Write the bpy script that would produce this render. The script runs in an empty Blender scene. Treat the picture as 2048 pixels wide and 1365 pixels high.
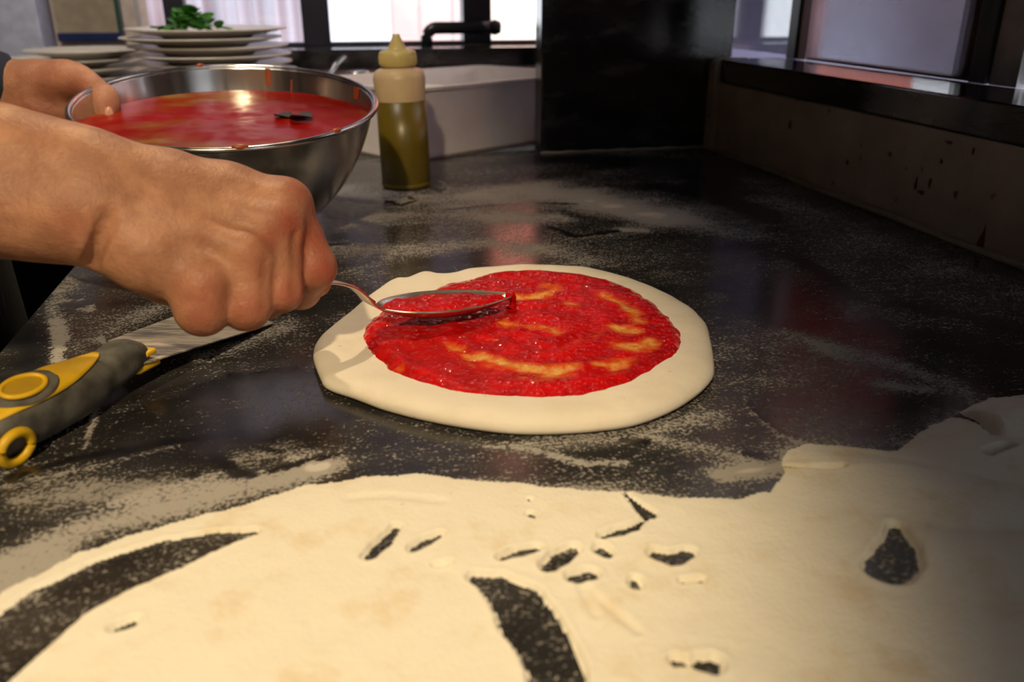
import bpy, bmesh, math, random
import numpy as np
from mathutils import Vector, Matrix
rng = np.random.default_rng(7); random.seed(7)
S = bpy.context.scene; COL = S.collection
# ------------------------------------------------------------------ camera, world, lights, exposure
F = 1680.; H = .25; PIT = math.radians(22.4); YAW = math.radians(-12.6)
cam_d = bpy.data.cameras.new('camera'); cam = bpy.data.objects.new('camera', cam_d); COL.objects.link(cam)
cam.location = (0, 0, H); cam.rotation_euler = (math.pi/2-PIT, 0, YAW)
cam_d.sensor_width = 36; cam_d.lens = 36*F/2048; cam_d.clip_start = .01
cam_d.dof.use_dof = True; cam_d.dof.focus_distance = .66; cam_d.dof.aperture_fstop = 6.3
S.camera = cam
W = bpy.data.worlds.new('daylight'); S.world = W; W.use_nodes = True
bg = W.node_tree.nodes['Background']; bg.inputs[0].default_value = (.90, .93, 1.0, 1); bg.inputs[1].default_value = 3.4
vs = S.view_settings; vs.view_transform = 'Standard'; vs.look = 'None'; vs.gamma = 1; vs.use_curve_mapping = False; vs.exposure = 0
def lamp(name, kind, loc, target, energy, color, **kw):
    d = bpy.data.lights.new(name, kind); d.energy = energy; d.color = color
    for k, v in kw.items(): setattr(d, k, v)
    o = bpy.data.objects.new(name, d); COL.objects.link(o); o.location = loc
    o.rotation_euler = (Vector(target)-Vector(loc)).to_track_quat('-Z', 'Y').to_euler()
    return o
lamp('ceiling_spotlight', 'SPOT', (-.30, -.55, 1.08), (-.35, .50, 0), 80, (1., .77, .45), spot_size=math.radians(53), spot_blend=.45, shadow_soft_size=.03)
lamp('far_spotlight', 'SPOT', (-.05, 1.35, 1.45), (-.17, .60, 0), 48, (1., .79, .50), spot_size=math.radians(33), spot_blend=.5, shadow_soft_size=.022)
lamp('back_fill_spot', 'SPOT', (-.35, .85, 1.6), (-.28, 1.6, .1), 70, (1., .87, .72), spot_size=math.radians(46), spot_blend=.5, shadow_soft_size=.10)  # added fill that brightens plates, panel and bowl; no known lamp there
lamp('window_daylight', 'SPOT', (1.45, 1.0, .52), (.17, 1.35, .05), 210, (1., .84, .92), spot_size=math.radians(34), spot_blend=.5, shadow_soft_size=.05)

# ------------------------------------------------------------------ camera maths: pixels of the photo -> points of the room
a_ = math.pi/2-PIT
R = np.array([[math.cos(YAW), -math.sin(YAW), 0], [math.sin(YAW), math.cos(YAW), 0], [0, 0, 1]]) @ \
    np.array([[1, 0, 0], [0, math.cos(a_), -math.sin(a_)], [0, math.sin(a_), math.cos(a_)]])
C0 = np.array([0, 0, H])
def ray(px, py): return R @ np.array([(px-1024)/F, -(py-682.5)/F, -1.])
def G(px, py, z=0.): d = ray(px, py); return C0+d*((z-H)/d[2])
def P(px, py, D): return C0+ray(px, py)*D
def PX(px, py, x): d = ray(px, py); return C0+d*(x/d[0])
def PY(px, py, y): d = ray(px, py); return C0+d*(y/d[1])
def pxm(py): # metres per pixel on the worktop at a row (mean of across and along)
    d = ray(1024, py); D = -H/d[2]; return D/F*1.15

# ------------------------------------------------------------------ object helpers
def link(name, me, mat=None, parent=None, smooth=True):
    o = bpy.data.objects.new(name, me); COL.objects.link(o)
    if mat: me.materials.append(mat)
    if parent: o.parent = parent
    if smooth: me.polygons.foreach_set('use_smooth', [True]*len(me.polygons))
    return o
def mesh(name, V, Fc, mat=None, parent=None, smooth=True, attrs=None):
    V = np.asarray(V, float); me = bpy.data.meshes.new(name)
    if isinstance(Fc, np.ndarray):
        n, k = Fc.shape
        me.vertices.add(len(V)); me.vertices.foreach_set('co', V.astype(np.float32).ravel())
        me.loops.add(n*k); me.loops.foreach_set('vertex_index', Fc.astype(np.int32).ravel())
        me.polygons.add(n); me.polygons.foreach_set('loop_start', np.arange(0, n*k, k, dtype=np.int32))
        me.polygons.foreach_set('loop_total', np.full(n, k, dtype=np.int32))
        me.update(calc_edges=True); me.validate()
    else:
        me.from_pydata([tuple(v) for v in V], [], [tuple(f) for f in Fc]); me.update()
    for k, v in (attrs or {}).items():
        at = me.attributes.new(k, 'FLOAT', 'POINT'); at.data.foreach_set('value', np.asarray(v, np.float32))
    return link(name, me, mat, parent, smooth)
def tag(o, label=None, cat=None, group=None, kind=None):
    if label: o['label'] = label
    if cat: o['category'] = cat
    if group: o['group'] = group
    if kind: o['kind'] = kind
    return o
def empty(name, loc=(0, 0, 0), label=None, cat=None, group=None):
    o = bpy.data.objects.new(name, None); COL.objects.link(o); o.location = loc; o.empty_display_size = .02
    return tag(o, label, cat, group)
def under(o, parent): # parent keeping world place
    o.parent = parent; o.matrix_parent_inverse = Matrix.Translation(parent.location).inverted(); return o
def bm_obj(name, bm, mat=None, parent=None, smooth=True):
    me = bpy.data.meshes.new(name); bmesh.ops.recalc_face_normals(bm, faces=bm.faces); bm.to_mesh(me); bm.free()
    return link(name, me, mat, parent, smooth)
def add_box(bm, lo, hi, bev=0., M=None):
    lo = np.array(lo, float); hi = np.array(hi, float)
    g = bmesh.ops.create_cube(bm, size=1.)
    vs_ = g['verts']
    for v in vs_: v.co = Vector(lo+(np.array(v.co)+.5)*(hi-lo))
    if bev:
        es = list({e for v in vs_ for e in v.link_edges})
        r = bmesh.ops.bevel(bm, geom=es, offset=bev, segments=3, profile=.5, affect='EDGES')
        vs_ = list({v for f in r['faces'] for v in f.verts} | {v for v in vs_ if v.is_valid})
    if M is not None:
        for v in vs_:
            if v.is_valid: v.co = M @ v.co
    return vs_
def box(name, lo, hi, mat, parent=None, bev=0.):
    bm = bmesh.new(); add_box(bm, lo, hi, bev); return bm_obj(name, bm, mat, parent, smooth=False)
def lathe(prof, n=64, M=None):
    prof = np.array(prof, float); k = len(prof); a = np.linspace(0, 2*math.pi, n, endpoint=False)
    V = np.stack([np.outer(np.cos(a), prof[:, 0]), np.outer(np.sin(a), prof[:, 0]), np.tile(prof[:, 1], (n, 1))], -1).reshape(-1, 3)
    i, j = np.meshgrid(np.arange(n), np.arange(k-1), indexing='ij'); i2 = (i+1) % n
    Fc = np.stack([i*k+j, i2*k+j, i2*k+j+1, i*k+j+1], -1).reshape(-1, 4)
    if M is not None: V = V @ np.array(M.to_3x3()).T + np.array(M.to_translation())
    return V, Fc
def tube(pts, rad, n=12, closed=False, cap=True):
    pts = np.array(pts, float); m = len(pts); rad = np.broadcast_to(np.array(rad, float).reshape(-1, 1) if np.ndim(rad) < 2 else np.array(rad), (m, 1) if np.ndim(rad) < 2 else (m, 2))
    if rad.shape[1] == 1: rad = np.repeat(rad, 2, 1)
    T = np.gradient(pts, axis=0)
    if closed: T = np.roll(pts, -1, 0)-np.roll(pts, 1, 0)
    T /= np.linalg.norm(T, axis=1)[:, None]+1e-12
    up = np.array([0, 0, 1.]); V = []
    for p, t, r in zip(pts, T, rad):
        u = up if abs(t @ up) < .95 else np.array([0, 1., 0])
        s = np.cross(t, u); s /= np.linalg.norm(s); w = np.cross(s, t)
        for q in range(n):
            an = 2*math.pi*q/n; V.append(p+s*math.cos(an)*r[0]+w*math.sin(an)*r[1])
    Fc = []
    for i in range(m if closed else m-1):
        for q in range(n): Fc.append((i*n+q, i*n+(q+1) % n, ((i+1) % m)*n+(q+1) % n, ((i+1) % m)*n+q))
    if cap and not closed: Fc += [tuple(range(n))[::-1], tuple((m-1)*n+q for q in range(n))]
    return V, Fc
def spline(pts, n):
    pts = np.array(pts, float); m = len(pts); t = np.linspace(0, m-1, n); out = []
    for x in t:
        i = min(int(x), m-2); f = x-i
        p0, p1, p2, p3 = pts[max(i-1, 0)], pts[i], pts[i+1], pts[min(i+2, m-1)]
        out.append(.5*(2*p1+(p2-p0)*f+(2*p0-5*p1+4*p2-p3)*f*f+(3*p1-p0-3*p2+p3)*f**3))
    return np.array(out)
def closed_spline(pts, n):
    pts = np.array(pts, float); k = len(pts); t = np.linspace(0, k, n, endpoint=False); i = t.astype(int); f = (t-i)[:, None]
    p = lambda o: pts[(i+o) % k]
    return .5*(2*p(0)+(p(1)-p(-1))*f+(2*p(-1)-5*p(0)+4*p(1)-p(2))*f*f+(3*p(0)-p(-1)-3*p(1)+p(2))*f**3)
def fgrid(ny, nx):
    i, j = np.meshgrid(np.arange(ny-1), np.arange(nx-1), indexing='ij'); a = i*nx+j
    return np.stack([a, a+1, a+nx+1, a+nx], -1).reshape(-1, 4)
# smooth value noise on arrays
_tab = rng.random((256, 256))
def vnoise(x, y):
    xi = np.floor(x).astype(int); yi = np.floor(y).astype(int); fx = x-xi; fy = y-yi
    fx = fx*fx*(3-2*fx); fy = fy*fy*(3-2*fy); t = lambda a, b: _tab[a & 255, b & 255]
    return (t(xi, yi)*(1-fx)+t(xi+1, yi)*fx)*(1-fy)+(t(xi, yi+1)*(1-fx)+t(xi+1, yi+1)*fx)*fy
def fbm(x, y, o=4):
    s = 0; a = .5; 
    for k in range(o): s = s+a*vnoise(x*2**k+17*k, y*2**k+5*k); a *= .5
    return s/(1-.5**o)
def sst(e0, e1, x): t = np.clip((x-e0)/(e1-e0), 0, 1); return t*t*(3-2*t)
def stroke_d(X, Y, pts, rad):
    """distance to a polyline minus its (varying) half width, over arrays"""
    best = np.full(X.shape, 9.)
    pts = np.array(pts); rad = np.array(rad)
    if len(pts) == 1: return np.hypot(X-pts[0, 0], Y-pts[0, 1])-rad[0]
    for k in range(len(pts)-1):
        a, b = pts[k], pts[k+1]; d = b-a; L = d @ d+1e-12
        t = np.clip(((X-a[0])*d[0]+(Y-a[1])*d[1])/L, 0, 1)
        best = np.minimum(best, np.hypot(X-a[0]-t*d[0], Y-a[1]-t*d[1])-(rad[k]+(rad[k+1]-rad[k])*t))
    return best
def poly_d(X, Y, poly):
    """signed distance to polygon, negative inside"""
    poly = np.array(poly); n = len(poly); best = np.full(X.shape, 9.); ins = np.zeros(X.shape, bool)
    for k in range(n):
        a, b = poly[k], poly[(k+1) % n]; d = b-a; L = d @ d+1e-12
        t = np.clip(((X-a[0])*d[0]+(Y-a[1])*d[1])/L, 0, 1)
        best = np.minimum(best, np.hypot(X-a[0]-t*d[0], Y-a[1]-t*d[1]))
        c = ((a[1] > Y) != (b[1] > Y)) & (X < (b[0]-a[0])*(Y-a[1])/((b[1]-a[1]) if b[1] != a[1] else 1e-12)+a[0]); ins ^= c
    return np.where(ins, -best, best)
def gpts(l, z=0.): return np.array([G(p[0], p[1], z)[:2] for p in l])
def gstroke(l): return gpts(l), np.array([p[2]*pxm(p[1]) for p in l])

# ------------------------------------------------------------------ materials
class NT:
    def __init__(s, name):
        s.m = bpy.data.materials.new(name); s.m.use_nodes = True; s.t = s.m.node_tree; s.b = s.t.nodes['Principled BSDF']; s.out = s.t.nodes['Material Output']
    def n(s, typ, **kw):
        nd = s.t.nodes.new('ShaderNode'+typ)
        for k, v in kw.items():
            if k.startswith('_'): setattr(nd, k[1:], v)
            else: s.put(nd.inputs[k.replace('__', ' ')], v)
        return nd
    def put(s, inp, v):
        if isinstance(v, bpy.types.NodeSocket): s.t.links.new(v, inp)
        elif isinstance(v, tuple) and len(v) == 3 and inp.type == 'RGBA': inp.default_value = (*v, 1)
        else: inp.default_value = v
    def set(s, **kw):
        for k, v in kw.items(): s.put(s.b.inputs[k.replace('__', ' ')], v)
        return s
    def co(s, scale=(1, 1, 1)):
        g = s.n('TexCoord'); m = s.n('Mapping'); s.put(m.inputs[0], g.outputs['Object']); m.inputs['Scale'].default_value = scale; return m.outputs[0]
    def noise(s, scale, detail=3, rough=.5, co=None, sc=(1, 1, 1)):
        nd = s.n('TexNoise', Scale=scale, Detail=detail, Roughness=rough); s.put(nd.inputs['Vector'], co or s.co(sc)); return nd.outputs['Fac']
    def attr(s, name): nd = s.n('Attribute'); nd.attribute_name = name; return nd.outputs['Fac']
    def math(s, op, a, b=0., c=0.):
        nd = s.n('Math'); nd.operation = op; s.put(nd.inputs[0], a); s.put(nd.inputs[1], b); s.put(nd.inputs[2], c); return nd.outputs[0]
    def ramp(s, f, lo, hi, a=0., b=1.):
        nd = s.n('MapRange'); nd.interpolation_type = 'SMOOTHSTEP'
        for k, v in zip(('Value', 'From Min', 'From Max', 'To Min', 'To Max'), (f, lo, hi, a, b)): s.put(nd.inputs[k], v)
        return nd.outputs[0]
    def mix(s, f, a, b):
        nd = s.n('Mix'); nd.data_type = 'RGBA'; s.put(nd.inputs[0], f); s.put(nd.inputs[6], a); s.put(nd.inputs[7], b); return nd.outputs[2]
    def bump(s, h, st, dist=.001):
        nd = s.n('Bump', Strength=st, Distance=dist, Height=h); s.put(s.b.inputs['Normal'], nd.outputs[0]); return s
def plain(name, col, rough=.5, metal=0., var=.12, scale=40, **kw):
    t = NT(name); f = t.noise(scale, 4)
    c = t.mix(t.ramp(f, .3, .7), tuple(x*(1-var) for x in col), tuple(min(1, x*(1+var)) for x in col))
    t.set(Base__Color=c, Roughness=rough, Metallic=metal, **kw); return t.m
M = {}
# worktop: near-black polished stone with soft veins, dusted with flour
t = NT('dark_stone_worktop')
vein = t.noise(5, 6, .62, sc=(1, 3.2, 1)); vein2 = t.noise(26, 5, .6, sc=(1, 2.2, 1))
stone = t.mix(t.ramp(vein, .45, .75), (.0065, .0065, .0075), (.035, .033, .035))
stone = t.mix(t.ramp(vein2, .5, .8), stone, (.03, .028, .029))
d = t.attr('dust'); gr = t.noise(400, 4, .7); gr2 = t.noise(95, 4, .65, sc=(1, 1.6, 1))
nn = t.math('ADD', t.math('MULTIPLY', t.ramp(gr, .30, .70), .72), t.math('MULTIPLY', t.ramp(gr2, .3, .7), .28))
gra = t.ramp(t.math('SUBTRACT', d, nn), -.08, .22)
film = t.math('MULTIPLY', t.math('POWER', d, 1.5), .22)
cov = t.math('MINIMUM', t.math('MAXIMUM', t.math('MULTIPLY', gra, .62), film), .97)
cov = t.math('MAXIMUM', cov, t.ramp(d, .85, 1.15, 0., .96))
t.set(Base__Color=t.mix(cov, stone, (.58, .54, .49)), Roughness=t.ramp(cov, 0., .5, .17, .9)); t.b.inputs['Specular IOR Level'].default_value = .42
t.bump(t.math('ADD', t.math('MULTIPLY', gra, .7), t.math('MULTIPLY', t.noise(70, 3), .12)), .32, .0012); M['stone'] = t.m
t = NT('black_stone'); v = t.noise(14, 6, .65, sc=(1, 1, 2.4)); t.set(Base__Color=t.mix(t.ramp(v, .42, .72), (.009, .009, .010), (.045, .044, .046)), Roughness=t.ramp(t.noise(60, 4), .3, .7, .03, .07)); t.b.inputs['Specular IOR Level'].default_value = .8; t.bump(t.noise(40, 5, .7, sc=(1, 1, 3)), .12, .002); M['black_stone'] = t.m
t = NT('cream_wall'); v = t.noise(9, 5, .6); sp = t.noise(60, 2, .4)
t.set(Base__Color=t.mix(t.ramp(sp, .70, .76, 0., .7), t.mix(t.ramp(v, .35, .7), (.34, .28, .215), (.44, .375, .30)), (.16, .09, .045)), Roughness=.55); M['cream'] = t.m
M['plaster'] = plain('plaster', (.25, .23, .22), .8); M['grey_plaster'] = plain('grey_plaster', (.40, .39, .39), .8)
M['blue_plaster'] = plain('blue_white_wall', (.50, .53, .66), .7); M['beige'] = plain('beige_wall', (.62, .52, .47), .8)
M['dark_frame'] = plain('dark_metal_frame', (.022, .022, .032), .4); M['black_metal'] = plain('black_metal', (.01, .01, .012), .3)
M['floor'] = plain('floor_tile', (.12, .11, .10), .5); M['ceiling'] = plain('ceiling_paint', (.22, .20, .18), .9)
def glass(name):
    t = NT(name); tr = t.n('BsdfTransparent'); tr.inputs[0].default_value = (.96, .97, .97, 1); gl = t.n('BsdfGlossy', Roughness=.02); fr = t.n('Fresnel', IOR=1.45); mx = t.n('MixShader')
    t.put(mx.inputs[0], t.math('MULTIPLY', fr.outputs[0], .8)); t.put(mx.inputs[1], tr.outputs[0]); t.put(mx.inputs[2], gl.outputs[0]); t.put(t.out.inputs[0], mx.outputs[0]); return t.m
M['glass'] = glass('window_glass')
def translucent(name, col, col2=None, sc=(30, 1, 1)):
    t = NT(name); c = t.mix(t.ramp(t.noise(1, 2, co=t.co(sc)), .35, .65), col, col2 or col)
    tl = t.n('BsdfTranslucent'); df = t.n('BsdfDiffuse'); t.put(tl.inputs[0], c); t.put(df.inputs[0], c); mx = t.n('MixShader'); mx.inputs[0].default_value = .35
    t.put(mx.inputs[1], tl.outputs[0]); t.put(mx.inputs[2], df.outputs[0]); t.put(t.out.inputs[0], mx.outputs[0]); return t.m
M['curtain'] = translucent('white_curtain', (.72, .70, .78), (.55, .48, .52), (40, 1, .3)); M['awning'] = translucent('red_awning', (.55, .13, .09), (.48, .10, .07))
M['pink_board'] = plain('pink_board', (.82, .52, .48), .8, scale=3); M['white_board'] = plain('white_board', (.80, .80, .84), .8, scale=3); M['cream_board'] = plain('cream_board', (.92, .78, .62), .8, scale=3)
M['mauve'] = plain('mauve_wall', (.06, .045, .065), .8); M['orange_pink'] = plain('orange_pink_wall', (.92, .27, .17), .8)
M['lavender'] = plain('lavender_wall', (.42, .44, .58), .8, var=.25, scale=2.5); M['slate'] = plain('slate_blue_paint', (.16, .15, .24), .8, scale=2); M['rose'] = plain('rose_wall', (.60, .42, .46), .8, scale=2)
# food
t = NT('flour'); v = t.noise(26, 5, .65); sp = t.noise(150, 2, .5)
c = t.mix(t.ramp(v, .50, .70, 0., .6), (.85, .80, .68), (.74, .61, .40)); c = t.mix(t.ramp(sp, .74, .80, 0., .5), c, (.50, .36, .18))
t.set(Base__Color=c, Roughness=.95); t.b.inputs['Specular IOR Level'].default_value = .1
t.bump(t.math('ADD', t.noise(420, 3, .6), t.math('MULTIPLY', t.noise(38, 5, .62), 3.)), .30, .0022); M['flour'] = t.m
t = NT('raw_dough'); v = t.noise(35, 5, .6); sp = t.noise(120, 2, .4)
c = t.mix(t.ramp(v, .4, .7, 0., .6), (.80, .73, .62), (.72, .63, .50)); c = t.mix(t.ramp(sp, .74, .78, 0., .5), c, (.50, .38, .22))
t.set(Base__Color=c, Roughness=.72, Subsurface__Weight=.25, Subsurface__Scale=.006); t.b.inputs['Subsurface Radius'].default_value = (1, .7, .45); t.b.inputs['Specular IOR Level'].default_value = .25
t.bump(t.math('ADD', t.noise(210, 4, .6), t.math('MULTIPLY', t.noise(45, 3), 1.5)), .22, .0015); M['dough'] = t.m
def sauce_mat(name, deep, thin):
    t = NT(name); th = t.attr('thin'); v = t.noise(85, 4, .6); w = t.math('ADD', th, t.math('MULTIPLY', t.math('SUBTRACT', v, .5), 1.3))
    c = t.mix(t.ramp(w, .12, .62), t.mix(t.ramp(t.noise(55, 3), .35, .7), deep, tuple(x*1.5 for x in deep)), (.62, .075, .006)); c = t.mix(t.ramp(w, .50, 1.15), c, thin)
    t.set(Base__Color=c, Roughness=.45, Coat__Weight=.8, Coat__Roughness=.03, Coat__IOR=1.4); t.b.inputs['Specular IOR Level'].default_value = .04
    h = t.math('ADD', t.noise(300, 3, .6), t.math('MULTIPLY', t.noise(110, 3), 1.5)); t.bump(h, .35, .0020)
    vo = t.n('TexVoronoi', Scale=135., Vector=t.co()); h = t.math('SUBTRACT', t.math('MULTIPLY', h, .12), t.math('MULTIPLY', t.math('POWER', vo.outputs['Distance'], 2.), 1.2))
    cb = t.n('Bump', Strength=.9, Distance=.0042, Height=h); t.put(t.b.inputs['Coat Normal'], cb.outputs[0]); return t.m
M['sauce'] = sauce_mat('tomato_sauce', (.40, .0012, .0006), (.72, .42, .10))
t = NT('thin_tomato_sauce'); v = t.noise(8, 5, .6, sc=(1, 1.8, 1)); c = t.mix(t.ramp(v, .46, .60), (.24, .005, .002), (.24, .045, .008)); c = t.mix(t.ramp(v, .57, .70), c, (.26, .13, .04))
t.set(Base__Color=c, Roughness=.28); t.b.inputs['Specular IOR Level'].default_value = .07; t.bump(t.noise(30, 3, .5), .15, .003); M['bowl_sauce'] = t.m
t = NT('brushed_steel'); v = t.noise(60, 3, sc=(1, 1, .04)); t.set(Base__Color=(.58, .56, .54), Metallic=1., Roughness=t.ramp(v, .3, .7, .16, .26)); M['steel'] = t.m
t = NT('spoon_steel'); t.set(Base__Color=t.mix(t.ramp(t.noise(90, 4), .55, .75), (.62, .58, .52), (.35, .10, .05)), Metallic=.9, Roughness=.25); M['spoon'] = t.m
M['orange_drip'] = plain('dried_sauce', (.28, .05, .008), .4)
M['porcelain'] = plain('plate_glaze', (.62, .58, .53), .28, var=.04); M['tub'] = plain('white_tub_plastic', (.72, .67, .68), .42, var=.03)
t = NT('olive_oil'); t.set(Base__Color=t.mix(t.ramp(t.noise(25, 2), .3, .7), (.105, .072, .004), (.13, .09, .006)), Roughness=.35); M['oil'] = t.m
M['bottle'] = plain('squeeze_bottle_plastic', (.60, .45, .27), .4, var=.04, Subsurface__Weight=.2, Subsurface__Scale=.01); M['cap'] = plain('yellowed_cap_plastic', (.62, .50, .20), .35, var=.08)
M['leaf'] = plain('basil_leaf', (.035, .17, .012), .45, var=.5, scale=60)
M['rubber'] = plain('floured_grey_rubber', (.085, .08, .068), .7, var=.5, scale=70); M['yellow'] = plain('yellow_plastic', (.72, .44, .012), .45, var=.1); M['yellow_shaded'] = plain('shaded_yellow_plastic', (.45, .27, .012), .5)  # the second, darker yellow carries the shade inside the handle hole
t = NT('floured_blade'); v = t.noise(45, 5, .7, sc=(.35, 1.6, 1)); fl = t.ramp(v, .40, .62)
t.set(Base__Color=t.mix(fl, (.17, .155, .16), (.56, .50, .43)), Metallic=t.math('SUBTRACT', .35, t.math('MULTIPLY', fl, .35)), Roughness=.55); M['blade'] = t.m
t = NT('skin'); red = t.attr('red'); v = t.noise(42, 4, .6); fr = t.noise(190, 2, .5)
c = t.mix(t.ramp(v, .38, .66), (.32, .146, .085), (.45, .222, .130)); c = t.mix(t.math('MULTIPLY', red, .95), c, (.33, .068, .04)); c = t.mix(t.ramp(fr, .66, .74, 0., .35), c, (.24, .09, .06))
t.set(Base__Color=c, Roughness=.5, Subsurface__Weight=.18, Subsurface__Scale=.006); t.b.inputs['Subsurface Radius'].default_value = (1, .35, .2); t.b.inputs['Specular IOR Level'].default_value = .35
t.bump(t.math('ADD', t.noise(420, 3, .6), t.math('MULTIPLY', t.noise(75, 4, .65), 2.2)), .34, .0016); M['skin'] = t.m
M['nail'] = plain('nail', (.47, .22, .14), .3); M['navy'] = plain('navy_cloth', (.010, .014, .028), .85, scale=200); M['hair'] = plain('dark_hair', (.02, .013, .01), .5, scale=200)
t = NT('floured_black_apron'); v = t.noise(30, 5, .7, sc=(1, 3, .5)); t.set(Base__Color=t.mix(t.ramp(v, .56, .78, 0., .6), (.008, .008, .009), (.22, .20, .18)), Roughness=.9); M['apron'] = t.m
M['tan'] = plain('tan_panel', (.33, .27, .19), .6); M['navy_rail'] = plain('navy_rail', (.012, .022, .09), .4); M['green_rail'] = plain('green_rail', (.02, .07, .055), .4)
M['stain'] = plain('red_brown_stain', (.10, .02, .008), .5); M['white_flour'] = M['flour']

# ------------------------------------------------------------------ the room
XR, YB = .67, 1.80    # face of the low right wall, face of the low back wall
tag(box('floor', (-3.2, -2.2, -.95), (.80, 2.15, -.90), M['floor']), kind='structure')
tag(box('ceiling', (-3.2, -2.2, 1.70), (.82, 2.16, 1.75), M['ceiling']), kind='structure')
tag(box('wall_left', (-3.25, -2.2, -.9), (-3.2, 2.15, 1.7), M['plaster']), kind='structure')
tag(box('wall_front', (-3.2, -2.25, -.9), (.82, -2.2, 1.7), M['plaster']), kind='structure')
# low right wall under the stone ledge, and the solid pier nearer the camera above the ledge
bm = bmesh.new(); add_box(bm, (XR, -2.2, -.9), (.80, 1.40, .112), .002); add_box(bm, (.792, -.45, .150), (.83, .785, 1.7)); add_box(bm, (.792, .862, .150), (.83, .905, 1.7)); add_box(bm, (.792, -.95, 1.25), (.83, 2.0, 1.7)); add_box(bm, (.792, -2.2, .15), (.83, -1.9, 1.7)); add_box(bm, (.7, 1.42, -.9), (.80, 2.0, .112))
wr = tag(bm_obj('wall_right', bm, M['cream'], smooth=False), kind='structure')
wr.data.materials.append(M['grey_plaster'])
for p in wr.data.polygons:
    if min(wr.data.vertices[v].co.x for v in p.vertices) > .78 and max(wr.data.vertices[v].co.z for v in p.vertices) > .13: p.material_index = 1
def blob(px, py, x, w, h, n=14, tail=0.):
    c = PX(px, py, x); V = []
    for k in range(n):
        a = 2*math.pi*k/n; r = 1+.22*math.sin(3*a+px); y = math.cos(a)*w*r; z = math.sin(a)*h*r
        if z > 0: y *= 1-min(.8, z/h*.75)*(tail > 0); z *= 1+tail
        V.append((x, c[1]+y, c[2]+z))
    V2 = [(x-.0012, c[1]+(v[1]-c[1])*.6, c[2]+(v[2]-c[2])*.6) for v in V]
    return V+V2, [(k, (k+1) % n, n+(k+1) % n, n+k) for k in range(n)]+[tuple(range(n, 2*n))]
for (px, py, w, h, tl) in ((1962, 490, .0055, .010, 1.2), (1911, 389, .0035, .0045, 0), (1580, 250, .004, .007, 0), (1780, 309, .004, .003, 0), (1695, 325, .003, .004, 0), (1883, 323, .002, .003, 0), (1842, 385, .006, .0025, 0), (1832, 368, .002, .008, 0), (1898, 285, .006, .0018, 0), (1947, 302, .0015, .004, 0), (1860, 366, .0022, .006, 0)):
    V, Fc = blob(px, py, XR-.0001, w, h, tail=tl); mesh('stain', V, Fc, M['stain'], wr)
# sealant line along the foot of the right wall
V, Fc = tube([(XR-.004, y, .0015+.0012*math.sin(y*23)) for y in np.linspace(-.2, 1.39, 60)], .005, 8)
tag(mesh('baseboard_right', V, Fc, plain('old_sealant', (.26, .22, .15), .6)), kind='structure')
ld = box('stone_ledge', (XR-.001, -2.2, .113), (.792, 1.392, .150), M['black_stone'], bev=.0025)
tag(ld, 'black stone ledge capping the low cream wall at right', 'ledge')
# upright black stone slab closing the corner
sl = box('stone_partition', (.362, 1.400, 0.0005), (.6995, 1.441, 1.05), M['black_stone'], bev=.002); tag(sl, 'upright glossy black stone slab standing between the tub and the right ledge', 'partition')
jb = [(.363, 1.3985, .0008)]+[(x, 1.3985+.0006*math.sin(x*90), .0012+.0006*math.sin(x*140)) for x in np.linspace(.37, .665, 40)]
V, Fc = tube(jb, .0016, 6); mesh('sealant_bead', V, Fc, M['cream'], sl)
# rounded cream plaster end of the low wall
pr = [(0, .0), (0, .135)]+[(.016*(1-math.cos(a)), .135+.016*math.sin(a)) for a in np.linspace(0, math.pi/2, 6)]+[(.06, .151), (.06, 0)]
bm = bmesh.new(); lo = [bm.verts.new((XR-.010+x, 1.3765, z)) for x, z in pr]; hi = [bm.verts.new((XR-.010+x, 1.3995, z)) for x, z in pr]
bm.faces.new(lo); bm.faces.new(hi[::-1]); k = len(pr)
for i in range(k): bm.faces.new((lo[i], lo[(i+1) % k], hi[(i+1) % k], hi[i]))
tag(bm_obj('trim_1', bm, M['cream'], smooth=False), kind='structure')
# back wall: low part, ledge, window band, blind part at left
bm = bmesh.new(); add_box(bm, (-.248, YB+.005, -.9), (.66, 2.0, .112)); add_box(bm, (-3.2, 2.09, -.9), (-.345, 2.15, 1.7)); add_box(bm, (-.345, 1.94, 1.15), (.83, 2.15, 1.7)); add_box(bm, (-.345, 2.09, -.9), (-.26, 2.15, .15))
tag(bm_obj('wall_back', bm, M['beige'], smooth=False), kind='structure')
bl = box('back_ledge', (-.248, YB-.004, .113), (.66, 1.99, .150), M['black_stone'], bev=.0025); tag(bl, 'black stone ledge running under the bright back windows behind the tub', 'ledge')
w1 = tag(empty('window_1', (0, 1.96, .15)), kind='structure')
bm = bmesh.new()
for x0, x1 in ((-.290, -.250), (-.019, .038), (.324, .386), (.56, .62), (.76, .79)): add_box(bm, (x0, 1.935, .1505), (x1, 1.985, 1.15), .002)
add_box(bm, (-.290, 1.945, .1505), (.79, 1.98, .156)); add_box(bm, (-.290, 1.945, 1.11), (.79, 1.98, 1.15))
under(tag(bm_obj('window_frame', bm, M['dark_frame'], smooth=False), kind='structure'), w1)
for x0, x1 in ((-.250, -.019), (.038, .324), (.386, .56), (.62, .76)): under(box('pane', (x0, 1.958, .156), (x1, 1.962, 1.11), M['glass']), w1)
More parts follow.
